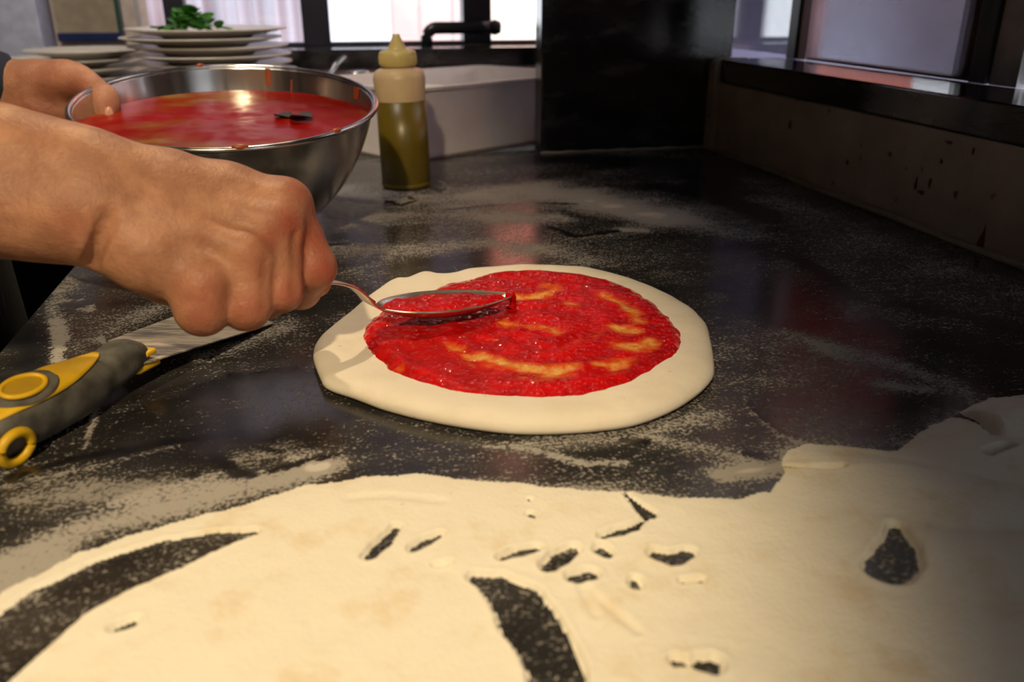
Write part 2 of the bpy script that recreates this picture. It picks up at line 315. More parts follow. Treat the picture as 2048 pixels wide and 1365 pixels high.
# sheer curtain behind the left pane, boards outside the middle one, both lit by the day
n = 260; xs = np.linspace(-.344, -.012, n); yy = 2.045+.018*np.sin(xs*70)+.008*np.sin(xs*163+1)
V = np.concatenate([np.stack([xs, yy, np.full(n, z)], 1) for z in np.linspace(.10, 1.2, 6)]); cu = mesh('curtain', V, fgrid(6, n), M['curtain'])
tag(cu, 'white curtain in soft folds behind the left back window', 'curtain')
def boards(name, segs, y, z0, z1, label, cat):
    bm = bmesh.new(); mats = []
    o = None; e = empty(name, ((segs[0][0]+segs[-1][1])/2, y, z0), label, cat)
    for x0, x1, m in segs: under(box('board', (x0, y, z0), (x1, y+.02, z1), m, bev=.003), e)
    return e
boards('facade_boards', [(PY(a, 60, 4.2)[0], PY(b, 60, 4.2)[0], m) for a, b, m in ((560, 758, M['white_board']), (758, 783, M['white_board']), (783, 787, M['grey_plaster']), (787, 838, M['pink_board']), (838, 842, M['grey_plaster']), (842, 903, M['pink_board']), (903, 908, M['grey_plaster']), (908, 950, M['pink_board']), (950, 1200, M['cream_board']), (1200, 1480, M['rose']), (1480, 1900, M['lavender']))], 4.2, -.3, .34, 'white and pink upright boards outside the middle back window', 'facade')
o = box('sky_blocker_wall', (-1.2, 4.22, .342), (.80, 4.4, 2.6), M['mauve']); tag(o, 'unseen dark mauve wall added above the pink boards to block the sky', 'facade')  # out of view; added to cut sky light and its reflection in the worktop
o = box('reflection_wall', (.801, 4.22, .342), (3.2, 4.4, 2.6), M['orange_pink']); tag(o, 'unseen orange pink wall added above the cream boards for its reflection in the worktop', 'facade')  # out of view; added so the worktop mirrors an orange pink patch
# bent black pipe on the back ledge, in front of the right mullion
pp = [PY(854, 99, 1.90), PY(853, 80, 1.90)]; zt = PY(853, 56, 1.90)[2]; zb = .1505
pts = [(PY(854, 90, 1.90)[0], 1.90, zb), (PY(854, 90, 1.90)[0], 1.90, zt-.022)]+[(PY(854, 90, 1.90)[0]+.022*(1-math.cos(a)), 1.90, zt-.022+.022*math.sin(a)) for a in np.linspace(.2, math.pi/2, 7)]+[(PY(px, 55, 1.90)[0], 1.90, zt) for px in (900, 930, 960, 984)]
pe = empty('pipe_handle', pts[0], 'bent black pipe handle on the back ledge before the dark mullion', 'handle')
V, Fc = tube(pts, .0125, 16); under(mesh('pipe', V, Fc, M['black_metal']), pe)
V, Fc = lathe([(0, -.014), (.012, -.012), (.0165, 0), (.012, .012), (0, .014)], 20, Matrix.Translation((pts[-1][0]+.006, 1.90, zt)) @ Matrix.Rotation(math.pi/2, 4, 'Y')); under(mesh('knob', V, Fc, M['black_metal']), pe)
# right windows above the ledge
w2 = tag(empty('window_2', (.80, 1.0, .15)), kind='structure')
bm = bmesh.new()
for y0, y1 in ((1.345, 1.372), (.915, .933), (.905, .9149), (-.46, -.44), (1.96, 1.99)): add_box(bm, (.785, y0, .1505), (.815, y1, 1.25), .001)
add_box(bm, (.79, -1.9, 1.2), (.815, 1.99, 1.25)); add_box(bm, (.793, .933, .1505), (.812, 1.345, .154))
under(tag(bm_obj('window_frame', bm, M['dark_frame'], smooth=False), kind='structure'), w2)
under(box('jamb', (.79, 1.318, .1506), (.812, 1.3445, 1.2), M['rose']), w2)
for y0, y1 in ((.933, 1.318), (1.372, 1.96), (.786, .861), (-1.9, -.46)): under(box('pane', (.798, y0, .154), (.802, y1, 1.2), M['glass']), w2)
under(box('shutter_panel', (.803, .9335, .1506), (.811, .985, 1.2), M['dark_frame']), w2)
ow = box('outer_wall', (1.55, -.15, -.9), (1.65, 3.4, .262), M['lavender']); tag(ow, 'lavender grey wall outside the right window', 'wall', kind='structure')
o = box('outer_pier', (1.0, 2.02, -.9), (1.2, 2.3, .9), M['slate']); tag(o, 'slate blue pier outside, just right of the black slab', 'pier')
V = []; ny = 24
for i in range(5):
    f = i/4
    for j in range(ny): V.append((1.62-.42*f, -.6+3.75*j/(ny-1), 1.15-.87*f*f-.012*math.sin(j*1.3)*f))
aw = mesh('awning', V, fgrid(5, ny), M['awning']); tag(aw, 'red awning hanging outside above the lavender wall', 'awning')
md = aw.modifiers.new('thick', 'SOLIDIFY'); md.thickness = .004

# ------------------------------------------------------------------ worktop with its dusting of flour
XL = -.25; st = .0022
xs = np.arange(XL, XR+1e-6, st); ys = np.arange(-.30, 1.4005, st); X, Y = np.meshgrid(xs, ys)
dust = .27+.40*(fbm(X*7+3, Y*15, 4)-.5)+.22*(fbm(X*24, Y*40+9, 3)-.5)
def area(pts, rx, add, soft=None):
    """soft patch of flour (or wiped stone) along a line of photo points"""
    global dust
    p, r = gstroke([(q[0], q[1], rx if len(q) < 3 else q[2]) for q in pts]); dd = stroke_d(X, Y, p, r*0)
    rr = np.mean(r); w = np.exp(-(dd/rr)**2)*(.65+.7*fbm(X*30+add*9, Y*45, 3)); dust = dust+add*w
def wipe(pts, to, edge=3.):
    global dust
    p, r = gstroke(pts); e = edge*pxm(pts[0][1]); dd = stroke_d(X, Y, p, r)+.5*e*(fbm(X*260, Y*260, 2)-.5)*2
    k = 1-sst(-e*.4, e*.6, dd); dust = dust*(1-k)+to*k
def line(pts, add, edge=3.):
    global dust
    p, r = gstroke(pts); e = edge*pxm(pts[0][1]); dd = stroke_d(X, Y, p, r)+.8*e*(fbm(X*300, Y*300, 2)-.5)*2
    k = 1-sst(-e*.5, e, dd); dust = np.maximum(dust, add*k+dust*(1-k))
# far, middle and right
area([(640, 385), (900, 400), (1150, 385), (1300, 425)], 75, .46); area([(700, 440), (900, 430), (1120, 440)], 45, .40); area([(1180, 400), (1330, 440), (1500, 470)], 45, .32)
area([(960, 385), (1080, 370)], 40, .25); area([(1240, 460), (1290, 462)], 14, .35); area([(1560, 400), (1800, 500), (2040, 580)], 60, .14)
area([(1100, 315), (1400, 330), (1440, 380)], 40, -.5); wipe([(1330, 375, 18), (1430, 395, 26), (1520, 425, 30), (1535, 440, 22)], .0, 26)
area([(660, 500), (760, 500), (860, 500), (960, 490), (1080, 505)], 48, .30); area([(1090, 500), (1160, 520)], 40, .20); area([(880, 520), (980, 505)], 30, -.18); area([(1180, 520), (1300, 545), (1420, 590)], 45, .12)
line([(760, 438, 2), (840, 446, 2), (930, 446, 2)], .55, 9); line([(870, 414, 2), (960, 405, 2), (1130, 400, 2)], .6, 9); wipe([(890, 420, 3), (980, 411, 4), (1080, 406, 4), (1150, 408, 4)], .22, 10)
wipe([(1130, 425, 12), (1180, 440, 16), (1215, 450, 12)], .30, 22); wipe([(1100, 455, 4), (1125, 462, 5), (1150, 474, 6), (1180, 470, 5), (1235, 462, 6)], .04, 10)
wipe([(640, 430, 8), (700, 440, 10), (760, 455, 8)], .16, 18); wipe([(655, 490, 8), (690, 488, 8)], .02, 9)
for ex in ((740, 404, 46), (800, 402, 30), (880, 374, 18)): wipe([(ex[0]-ex[2], ex[1], 3), (ex[0], ex[1]+9, 4), (ex[0]+ex[2], ex[1], 4), (ex[0]+ex[2]*.6, ex[1]-8, 3)], .08, 6)
line([(880, 362, 2), (898, 374, 2), (890, 386, 2)], .6, 6); line([(770, 398, 3), (800, 402, 6), (830, 400, 3)], .62, 8)
area([(1200, 600), (1400, 580), (1560, 620)], 90, -.12); wipe([(1640, 575, 4), (1720, 600, 5), (1780, 612, 5), (1790, 606, 3)], .0, 6); line([(1560, 500, 3), (1660, 545, 4), (1760, 600, 4)], .36, 16)
wipe([(1580, 510, 14), (1640, 545, 16), (1700, 590, 10)], .04, 30); wipe([(1720, 585, 3), (1800, 585, 4)], .02, 5); wipe([(1640, 655, 5), (1660, 656, 4)], .02, 5); line([(1720, 610, 8), (1700, 640, 8)], .42, 20)
area([(1570, 665), (1650, 690), (1760, 720), (1880, 760), (2000, 830)], 28, .36); area([(1640, 700), (1700, 720)], 20, .25); area([(1770, 770), (1850, 780)], 22, .42); area([(1480, 640), (1560, 690)], 40, .12)
area([(1750, 650), (2040, 720)], 45, -.16); area([(1800, 610), (1960, 640), (2048, 665)], 26, -.2); area([(1440, 760), (1600, 760), (1700, 830)], 50, .10); area([(1720, 870), (1800, 860), (1820, 830)], 40, -.10)
wipe([(1490, 800, 3), (1530, 840, 4), (1560, 860, 5), (1605, 880, 5)], .0, 6); line([(1487, 790, 2), (1500, 825, 3), (1560, 872, 4), (1600, 885, 4)], .5, 6)
line([(1470, 765, 2), (1530, 757, 2)], .5, 6)
# between the pizza and the heap
area([(1060, 890), (1250, 870), (1420, 840)], 30, .34); area([(1320, 880), (1420, 900), (1480, 920)], 28, .34); line([(975, 893, 2), (1060, 900, 4), (1170, 928, 7), (1250, 925, 4)], .78, 10); line([(980, 892, 2), (1100, 890, 3)], .62, 8)
line([(1240, 870, 3), (1340, 845, 5), (1440, 825, 3)], .6, 14); line([(1190, 882, 4), (1250, 875, 4)], .62, 12); wipe([(1250, 880, 8), (1290, 885, 9)], .10, 12); wipe([(1490, 908, 5), (1520, 912, 11), (1550, 920, 9)], .03, 5)
wipe([(700, 920, 18), (860, 910, 22), (1000, 930, 26), (1150, 955, 22), (1300, 965, 14)], .28, 34); area([(1440, 950), (1520, 940), (1580, 930)], 26, .75); wipe([(1390, 960, 8), (1480, 980, 6)], .34, 14)
# left: around the scraper and the counter edge
area([(560, 660), (480, 690), (400, 715)], 26, .34); area([(260, 640), (180, 680), (330, 610)], 34, .28); line([(110, 640, 9), (120, 668, 12), (118, 700, 8), (108, 740, 5)], .95, 8); line([(120, 590, 3), (105, 610, 6), (110, 640, 9)], .62, 16)
area([(120, 580), (150, 560)], 26, .38); line([(115, 604, 2), (165, 600, 3)], .75, 8); line([(160, 618, 3), (180, 622, 5), (182, 612, 3)], .75, 7); line([(200, 675, 4), (208, 690, 4)], .8, 4)
area([(40, 660), (60, 730), (60, 760)], 40, -.22); line([(192, 815, 3), (185, 850, 4), (170, 895, 3)], .8, 5); line([(70, 905, 3), (20, 935, 6), (0, 960, 5)], .55, 12)
wipe([(280, 770, 30), (420, 780, 45), (580, 770, 40), (620, 720, 20)], .16, 60); area([(620, 620), (640, 680)], 30, -.15)
area([(60, 1000), (250, 985), (430, 960)], 45, .34); area([(0, 1130), (160, 1060), (330, 1020), (560, 960), (650, 930)], 42, .62); area([(480, 920), (560, 900), (640, 935)], 28, .42); area([(0, 1180), (120, 1120)], 50, .5)
line([(-20, 980, 5), (120, 950, 5), (260, 915, 4), (440, 868, 3)], .55, 10); wipe([(30, 950, 8), (160, 915, 9), (300, 890, 10), (420, 875, 11), (480, 865, 9), (540, 880, 8)], .06, 16)
wipe([(425, 905, 11), (440, 925, 14), (480, 950, 13), (505, 952, 6)], .12, 8); wipe([(540, 942, 8), (600, 925, 9), (670, 910, 7)], .15, 14); wipe([(460, 880, 4), (560, 905, 6)], .2, 12)
area([(100, 960), (300, 1000)], 50, .14); wipe([(395, 940, 8), (385, 950, 10)], .25, 10)
edge = [(-160, 1300), (0, 1195), (150, 1112), (280, 1068), (450, 1022), (600, 977), (720, 957), (850, 951), (950, 965), (1060, 972), (1150, 980), (1240, 988), (1350, 998), (1480, 1002), (1545, 985), (1570, 945), (1575, 905), (1610, 888), (1660, 892), (1720, 900), (1800, 905), (1830, 880), (1870, 850), (1980, 800), (2100, 790)]
poly = np.concatenate([gpts(edge), [(.66, .48), (.66, .0), (-.24, .0), (-.24, .18)]])
pd = poly_d(X, Y, poly); dust = dust+(.22+.5*fbm(X*40, Y*55, 3))*np.exp(-np.clip(pd, 0, 1)/.010)*(pd > 0)*sst(.62, .70, fbm(X*9+2, Y*9, 2)*.5+.42)
dust = np.clip(dust, 0, 1.25)
# fade at the far corner so the dusting thins out naturally
V = np.stack([X, Y, np.zeros_like(X)], -1).reshape(-1, 3); ny, nx = X.shape; Fq = fgrid(ny, nx)
def qbox(lo, hi, skip_top=False):
    (x0, y0, z0), (x1, y1, z1) = lo, hi
    v = [(x0, y0, z0), (x1, y0, z0), (x1, y1, z0), (x0, y1, z0), (x0, y0, z1), (x1, y0, z1), (x1, y1, z1), (x0, y1, z1)]
    f = [(0, 3, 2, 1), (0, 1, 5, 4), (1, 2, 6, 5), (2, 3, 7, 6), (3, 0, 4, 7)]+([] if skip_top else [(4, 5, 6, 7)])
    return v, f
Vs, Fs, ds = [V], [Fq], [dust.ravel()]; off = len(V)
for lo, hi, sk in (((XL, ys[0], -.04), (xs[-1], ys[-1], 0), True), ((XL, 1.4, -.04), (xs[-1], YB, 0), False), ((-1.5, 1.2, -.04), (XL, 2.085, 0), False)):
    v, f = qbox(lo, hi, sk); Vs.append(np.array(v)); Fs.append(np.array(f)+off); ds.append(np.full(len(v), .3)); off += len(v)
wt = mesh('worktop', np.concatenate(Vs), np.concatenate(Fs), M['stone'], None, False, {'dust': np.concatenate(ds)})
tag(wt, 'dark stone worktop dusted with flour under the pizza', 'worktop')
cb = box('base_cabinet', (XL+.03, -.25, -.90), (XR-.004, 1.78, -.0405), M['black_metal']); tag(cb, 'dark base cabinet carrying the stone worktop', 'cabinet')
cb = box('base_cabinet', (-1.45, 1.25, -.90), (XL+.028, 1.78, -.0405), M['black_metal']); tag(cb, 'dark base cabinet under the plate stacks', 'cabinet')

# ------------------------------------------------------------------ heap of flour in front
sx = .0011; xs = np.arange(-.245, .645, sx); ys = np.arange(.03, .52, sx); X, Y = np.meshgrid(xs, ys)
dd = -poly_d(X, Y, poly)+.0025*(fbm(X*90, Y*90, 3)-.5)*2
hgt = .0024*(1-np.exp(-np.clip(dd, 0, 1)/.016))*np.where(dd > 0, 1, 0)+np.where(dd > 0, .0008, -.003)
big = fbm(X*9+4, Y*12+2, 3)-.5; hgt = hgt+np.where(dd > 0, 1, 0)*(.0022*big*np.clip(dd/.03, 0, 1)+.0011*(fbm(X*45, Y*45, 3)-.5)*np.clip(dd/.012, 0, 1))
# right end: taller folded drifts
rt = sst(.24, .34, X)*np.clip(dd/.03, 0, 1); hgt = hgt+rt*(.008+.008*np.abs(np.sin(Y*52+X*26+3*fbm(X*8, Y*8, 2)))-.004)
fl = sst(.17, .02, X+0*(Y))*0
def groove(pts, edge=4., rim=.00045, depth=1.):
    global hgt
    p, r = gstroke(pts); r = r*1.5; e = edge*pxm(pts[0][1]); q = stroke_d(X, Y, p, r)+.0011*(fbm(X*130, Y*130, 3)-.5)*2
    ins = dd > 0; hgt = np.where(ins, hgt+rim*np.exp(-((q-e*1.6)/(e*1.6))**2), hgt); k = (1-sst(-e*.6, e*1.4, q))*depth
    hgt = hgt*(1-k)+(-.0016)*k
groove([(-120, 1400, 60), (0, 1305, 52), (110, 1215, 47), (220, 1160, 42), (330, 1118, 36), (420, 1090, 22), (505, 1073, 7)], 5)
groove([(740, 1119, 9), (765, 1095, 9), (793, 1063, 5)]); groove([(826, 1106, 7), (850, 1092, 9), (878, 1078, 6)]); groove([(1003, 1124, 6), (1035, 1114, 9), (1070, 1105, 6)]); groove([(1098, 1141, 10), (1120, 1125, 13), (1145, 1108, 9)])
groove([(1202, 1108, 9), (1215, 1115, 7)], 4); groove([(1312, 1117, 9), (1345, 1125, 13), (1378, 1113, 9)], 4); groove([(1148, 1164, 9), (1175, 1158, 12)]); groove([(1268, 1168, 5), (1272, 1180, 7)]); groove([(1250, 990, 3), (1275, 1015, 6), (1297, 1036, 9)], 3)
groove([(1205, 1080, 6), (1235, 1072, 9), (1270, 1060, 6), (1285, 1048, 3)], 4, depth=.93); groove([(950, 1163, 8), (995, 1177, 20), (1035, 1210, 30), (1065, 1262, 36), (1095, 1310, 32), (1115, 1350, 34), (1125, 1420, 34)], 5)
groove([(1790, 1065, 8), (1797, 1100, 20), (1790, 1130, 26), (1775, 1146, 26)], 7, depth=.96); groove([(1745, 1128, 8), (1770, 1142, 10)], 4, depth=.95); groove([(1352, 1332, 8), (1366, 1334, 6)], 5, depth=.9); groove([(1398, 1336, 10), (1422, 1340, 14)], 7, depth=.94)
groove([(1058, 1003, 3), (1062, 1006, 3)], 2, depth=.95); groove([(1060, 1036, 5), (1066, 1040, 4)], 2); groove([(1830, 812, 7), (1890, 822, 9), (1940, 848, 11), (1975, 880, 8), (1985, 890, 4)], 4); groove([(1965, 945, 6), (2010, 935, 4)], 4, depth=.75)
groove([(1560, 935, 2), (1640, 942, 3), (1680, 947, 3)], 4, depth=.8); groove([(1275, 1275, 3), (1160, 1180, 3), (1190, 1240, 4)], 8, .0002, .18); groove([(880, 1010, 4), (780, 1000, 5), (700, 1005, 4)], 8, .0002, .15); groove([(235, 1265, 7), (265, 1255, 9)], 5, depth=.8); groove([(870, 1140, 3), (900, 1136, 3)], 4, depth=.85); groove([(1365, 1170, 3), (1400, 1168, 3)], 4, depth=.85)
keep = (hgt > .0001); hgt = np.maximum(hgt, .00035); kf = keep[:-1, :-1] | keep[1:, :-1] | keep[:-1, 1:] | keep[1:, 1:]
Fq = fgrid(*X.shape)[kf.ravel()]; V = np.stack([X, Y, hgt], -1).reshape(-1, 3); used = np.unique(Fq); mp = np.zeros(len(V), int); mp[used] = np.arange(len(used))
fp = mesh('flour_heap', V[used], mp[Fq], M['flour']); tag(fp, 'smeared heap of cream coloured flour with finger grooves across the front', 'flour', kind='stuff')

# ------------------------------------------------------------------ pizza: dough disc with sauce
dough_px = [(626, 710), (636, 681), (663, 655), (705, 622), (747, 584), (785, 563), (810, 560), (844, 548), (869, 551), (902, 549), (949, 539), (1020, 535), (1083, 534), (1146, 537), (1188, 541), (1255, 559), (1314, 581), (1377, 614), (1411, 647), (1423, 685), (1429, 727), (1425, 752), (1398, 786), (1348, 818), (1272, 846), (1188, 858), (1104, 863), (1020, 862), (936, 852), (852, 837), (768, 816), (705, 793), (655, 776), (641, 754)]
sauce_px = [(728, 668), (738, 646), (790, 610), (869, 579), (928, 563), (978, 550), (1030, 545), (1075, 542), (1146, 548), (1196, 559), (1255, 576), (1314, 611), (1352, 655), (1365, 681), (1354, 710), (1324, 735), (1289, 756), (1230, 781), (1146, 793), (1062, 796), (978, 793), (894, 779), (831, 762), (785, 743), (768, 727), (738, 704), (729, 685)]
def edge_z(p): return .0085 if p[1] > 690 else .009
ol = np.array([G(p[0], p[1]-(6 if p[1] > 760 else 0), .0075)[:2] for p in dough_px]); ol = closed_spline(ol, 220)
ctr = ol.mean(0); TH = .0125
pz = empty('pizza', (ctr[0], ctr[1], 0), 'raw pizza base spread with red tomato sauce on the floured worktop', 'pizza')
rad = [0, .2, .4, .6, .72, .80, .86, .905, .94, .965, .985, .997, 1.0, .997, .985, .96, .92]
zz = [.0098, .0098, .0098, .0100, .0106, .0116, .0124, .0126, .0122, .0112, .0096, .0075, .0055, .0036, .0018, .0006, .0003]
V = [(ctr[0], ctr[1], zz[0])]; n = len(ol)
for r, z in list(zip(rad, zz))[1:]:
    q = ctr+(ol-ctr)*r
    bumpz = .0016*(fbm(q[:, 0]*28, q[:, 1]*28, 3)-.5)*2*(1 if z > .004 else .2) if r < 1.01 else 0
    for k in range(n): V.append((q[k, 0], q[k, 1], max(.0003, z+(bumpz[k] if z > .006 else 0))))
Fc = [(0, 1+k, 1+(k+1) % n) for k in range(n)]
for j in range(len(rad)-2):
    a = 1+j*n; b = a+n
    for k in range(n): Fc.append((a+k, b+k, b+(k+1) % n, a+(k+1) % n))
Fc.append(tuple(1+(len(rad)-2)*n+k for k in range(n))[::-1])
do = under(mesh('dough', V, Fc, M['dough']), pz); do['label'] = 'pale dough with a puffy floured edge'
# small puckers at the back edge of the dough
sp_ = np.array([G(p[0], p[1], .0105)[:2] for p in sauce_px]); sp_ = closed_spline(sp_, 200)
step = .0011; xs = np.arange(sp_[:, 0].min()-.01, sp_[:, 0].max()+.01, step); ys = np.arange(sp_[:, 1].min()-.01, sp_[:, 1].max()+.01, step); X, Y = np.meshgrid(xs, ys)
dd = -poly_d(X, Y, sp_[::2])+.003*(fbm(X*60, Y*60, 3)-.5)*2
sc = G(1085, 668, .0105)[:2]; rr = np.hypot(X-sc[0], Y-sc[1]); th = np.arctan2(Y-sc[1], X-sc[0])
thin = np.zeros_like(X)
def thinner(pts, amt, soft=20):
    global thin
    p = gpts([(q[0], q[1]) for q in pts], .0105); r = np.array([q[2]*pxm(q[1]) for q in pts]); e = soft*pxm(pts[0][1]); q = stroke_d(X, Y, p, r)+.004*(fbm(X*80, Y*80, 3)-.5)*2
    thin = np.maximum(thin, amt*(1-sst(-e*.5, e, q)))
thinner([(1035, 598, 8), (1075, 597, 9), (1105, 585, 7)], 1.); thinner([(1085, 578, 4), (1110, 580, 6)], .6); thinner([(1135, 612, 5), (1150, 615, 4)], .8); thinner([(1205, 596, 5), (1235, 608, 7), (1265, 630, 8), (1280, 650, 8)], .8)
thinner([(1230, 660, 8), (1270, 670, 9)], .85); thinner([(1300, 690, 10), (1270, 705, 13), (1235, 695, 10)], .9); thinner([(1195, 735, 9), (1225, 740, 9), (1260, 725, 7)], .85); thinner([(1010, 652, 6), (1060, 655, 8), (1100, 660, 6), (1115, 670, 5)], .75)
thinner([(975, 683, 3), (995, 687, 3)], .9, 5); thinner([(890, 690, 4), (915, 705, 5), (945, 718, 8)], .75); thinner([(950, 715, 8), (990, 728, 10), (1040, 740, 12), (1100, 748, 12), (1150, 738, 9)], .85); thinner([(1085, 760, 6), (1130, 755, 8)], .6); thinner([(970, 735, 5), (1000, 745, 5)], .6)
thinner([(780, 738, 3), (800, 747, 3)], .4); thinner([(1130, 700, 4), (1230, 660, 5)], .3)
swirl = np.sin(rr*230-th*1.6+4*fbm(X*20, Y*20, 2)); hgt = .0105+.0028*(1-np.exp(-np.clip(dd, 0, 1)/.004))+.0009*swirl*np.clip(dd/.01, 0, 1)+.0012*(fbm(X*120, Y*120, 3)-.5)-.0014*thin
hgt = hgt+.0012*np.exp(-((dd-.012)/.008)**2); hgt = np.where(dd < 0, .0085, hgt)
keep = dd > -.0012; kf = keep[:-1, :-1] & keep[1:, :-1] & keep[:-1, 1:] & keep[1:, 1:]
Fq = fgrid(*X.shape)[kf.ravel()]; Vv = np.stack([X, Y, hgt], -1).reshape(-1, 3); used = np.unique(Fq); mp = np.zeros(len(Vv), int); mp[used] = np.arange(len(used))
so = under(mesh('sauce', Vv[used], mp[Fq], M['sauce'], None, True, {'thin': thin.ravel()[used]}), pz); so['label'] = 'glossy red tomato sauce with thin streaks'

# ------------------------------------------------------------------ serving spoon held over the pizza
A = P(752, 614, .632); B = P(1026, 590, .682)      # neck end and tip of the bowl
ax = B-A; L = np.linalg.norm(ax); ax /= L; sd = np.cross([0, 0, 1], ax); sd /= np.linalg.norm(sd); nz = np.cross(ax, sd)
tw = math.radians(1); sd, nz = sd*math.cos(tw)+nz*math.sin(tw), nz*math.cos(tw)-sd*math.sin(tw)   # tipped a little towards the lens
def spoon_pt(u, v, lift=0.):   # u along 0..1, v across -1..1
    w = (.0245)*(np.sin(np.pi*np.clip(u, 0, 1)**.80))**.62 if 0 < u < 1 else 0
    dep = -.0125*(math.sin(math.pi*min(max(u, 0), 1)**.9))**.8*(1-v*v)
    return A+ax*L*u+sd*w*v+nz*(dep+lift)
spn = empty('serving_spoon', A, 'steel spoon full of tomato sauce held by the fist over the pizza', 'spoon')
nu, nv = 40, 21; us = (1-np.cos(np.linspace(0.02, math.pi-.02, nu)))/2; vv_ = np.linspace(-1, 1, nv)
V = [spoon_pt(u, v) for u in us for v in vv_]
o = under(mesh('spoon_bowl', V, fgrid(nu, nv), M['spoon']), spn); md = o.modifiers.new('thick', 'SOLIDIFY'); md.thickness = .0013; md.offset = -1
V = []; tv = []
for u in us:
    for v in vv_:
        p0 = spoon_pt(u, v); f = .93*v; top = A+ax*L*(.03+.94*u)+sd*((.0245)*(math.sin(math.pi*u**.80))**.62)*f+nz*(-.0018+.0012*math.sin(u*40+v*5)*math.sin(v*9+u*17)+.0035*(1-v*v)*math.sin(math.pi*u))
        V.append(top); tv.append(.18 if abs(v) > .9 else 0)
nn_ = len(V)
o = under(mesh('sauce', V, fgrid(nu, nv), M['sauce'], None, True, {'thin': tv}), spn)
# drip running off the tip
dp = [B-ax*.004+nz*.001, B+np.array([0, 0, -.004]), B+np.array([-.001, -.001, -.010]), np.array([B[0]-.0015, B[1]-.0015, .0135])]
V, Fc = tube(spline(dp, 14), np.array([.0045, .0048, .0042, .0036, .0032, .003, .0029, .0029, .003, .003, .0032, .0036, .0042, .005]), 10); under(mesh('sauce_drip', V, Fc, M['sauce'], None, True, {'thin': np.zeros(len(V))}), spn)
hp = [spoon_pt(.05, 0, .001), P(738, 604, .622), P(722, 588, .612), P(702, 574, .600), P(675, 566, .590), P(645, 563, .582), P(600, 560, .574), P(520, 552, .562)]
hp = spline(hp, 30); rw = np.interp(np.linspace(0, 1, 30), [0, .12, .3, .5, 1], [.0095, .0062, .0050, .0048, .0065])
V, Fc = tube(hp, np.stack([rw, np.full(30, .0014)], 1), 14); under(mesh('handle', V, Fc, M['spoon']), spn)
V, Fc = tube(spline([hp[3]+nz*.002, hp[6]+nz*.002, hp[9]+nz*.002, hp[12]+nz*.001], 10), np.stack([np.linspace(.003, .0018, 10), np.full(10, .0012)], 1), 10); o = under(mesh('sauce_smear', V, Fc, M['sauce'], None, True, {'thin': np.full(len(V), .1)}), spn)

# ------------------------------------------------------------------ steel mixing bowl, tilted towards the lens
kz = -ray(457, 203)[2]; TILT = math.radians(9.5); HB = .135
Dm = (H-(HB*math.cos(TILT)+.062*math.sin(TILT)+.0015))/kz; pc = P(457, 203, Dm); RB = 291*Dm/F
tc = -pc.copy(); tc[2] = 0; tc /= np.linalg.norm(tc); nb = np.array([0, 0, 1])*math.cos(TILT)+tc*math.sin(TILT)
base = pc-nb*HB; xb = np.cross([0, 0, 1], tc); xb /= np.linalg.norm(xb); yb = np.cross(nb, xb)
MB = Matrix(((xb[0], yb[0], nb[0], base[0]), (xb[1], yb[1], nb[1], base[1]), (xb[2], yb[2], nb[2], base[2]), (0, 0, 0, 1)))
k_ = RB/.159
op = spline([(.0, .0), (.03, 0), (.062, .0005), (.085, .011), (.104, .027), (.124, .052), (.1395, .080), (.150, .108), (.1565, .134)], 60)*[k_, 1]
ip = spline([(.1553, .134), (.1488, .108), (.1383, .0805), (.1228, .053), (.103, .0285), (.084, .0128), (.062, .0022), (.03, .0016), (0, .0016)], 60)*[k_, 1]
rimp = [(.1565*k_+.0033*math.cos(a), .1335+.0033*math.sin(a)) for a in np.linspace(-1.4, math.pi, 12)]
bowl = empty('mixing_bowl', base, 'large steel mixing bowl of tomato sauce tilted by a hand', 'bowl')
V, Fc = lathe(np.concatenate([op[:-1], ip]), 128, MB); under(mesh('basin', V, Fc, M['steel']), bowl)
V, Fc = tube([MB @ Vector((math.cos(a)*RB, math.sin(a)*RB, HB-.001)) for a in np.linspace(0, 2*math.pi, 128, endpoint=False)], .0030, 10, closed=True); under(mesh('rim', V, Fc, M['steel']), bowl)
def ipr(h): return np.interp(h, ip[::-1, 1], ip[::-1, 0])
# dried drips on the inner wall and the rim
def bowl_patch(name, ang, h0, h1, wid, mat):
    V = []; m = 9
    for j in range(m):
        h = h0+(h1-h0)*j/(m-1)
        for i in range(5):
            a = ang+(i-2)/2*wid*(1 if j > 2 else .55+.2*j); r = ipr(h)-.0006-.0004*(1-abs(i-2)/2) if h < .1345 else RB-.002
            V.append(MB @ Vector((math.cos(a)*r, math.sin(a)*r, h)))
    return under(mesh(name, V, fgrid(m, 5), mat), bowl)
def brim(px, py): # angle on the rim nearest a photo point
    best = min(np.linspace(0, 2*math.pi, 720), key=lambda a: (lambda q: (q[0]-px)**2+(q[1]-py)**2)(PR(MB @ Vector((math.cos(a)*RB, math.sin(a)*RB, HB))))); return best
def PR(p): q = R.T @ (np.array(p)-C0); return 1024+F*q[0]/-q[2], 682.5-F*q[1]/-q[2]
bowl_patch('sauce_drip', brim(536, 130), .113, .1335, .020, M['orange_drip']); bowl_patch('sauce_drip', brim(724, 165), .120, .1335, .045, M['orange_drip']); bowl_patch('sauce_drip', brim(586, 132), .085, .123, .007, M['orange_drip'])
for (px, py, w) in ((478, 277, .05), (665, 243, .04), (400, 130, .03)):
    a0 = brim(px, py); V, Fc = tube([MB @ Vector((math.cos(a)*RB, math.sin(a)*RB, HB+.0012)) for a in np.linspace(a0-w, a0+w, 8)], np.array([.001, .0022, .0027, .003, .003, .0027, .0022, .001]), 10); under(mesh('rim_smear', V, Fc, M['orange_drip']), bowl)
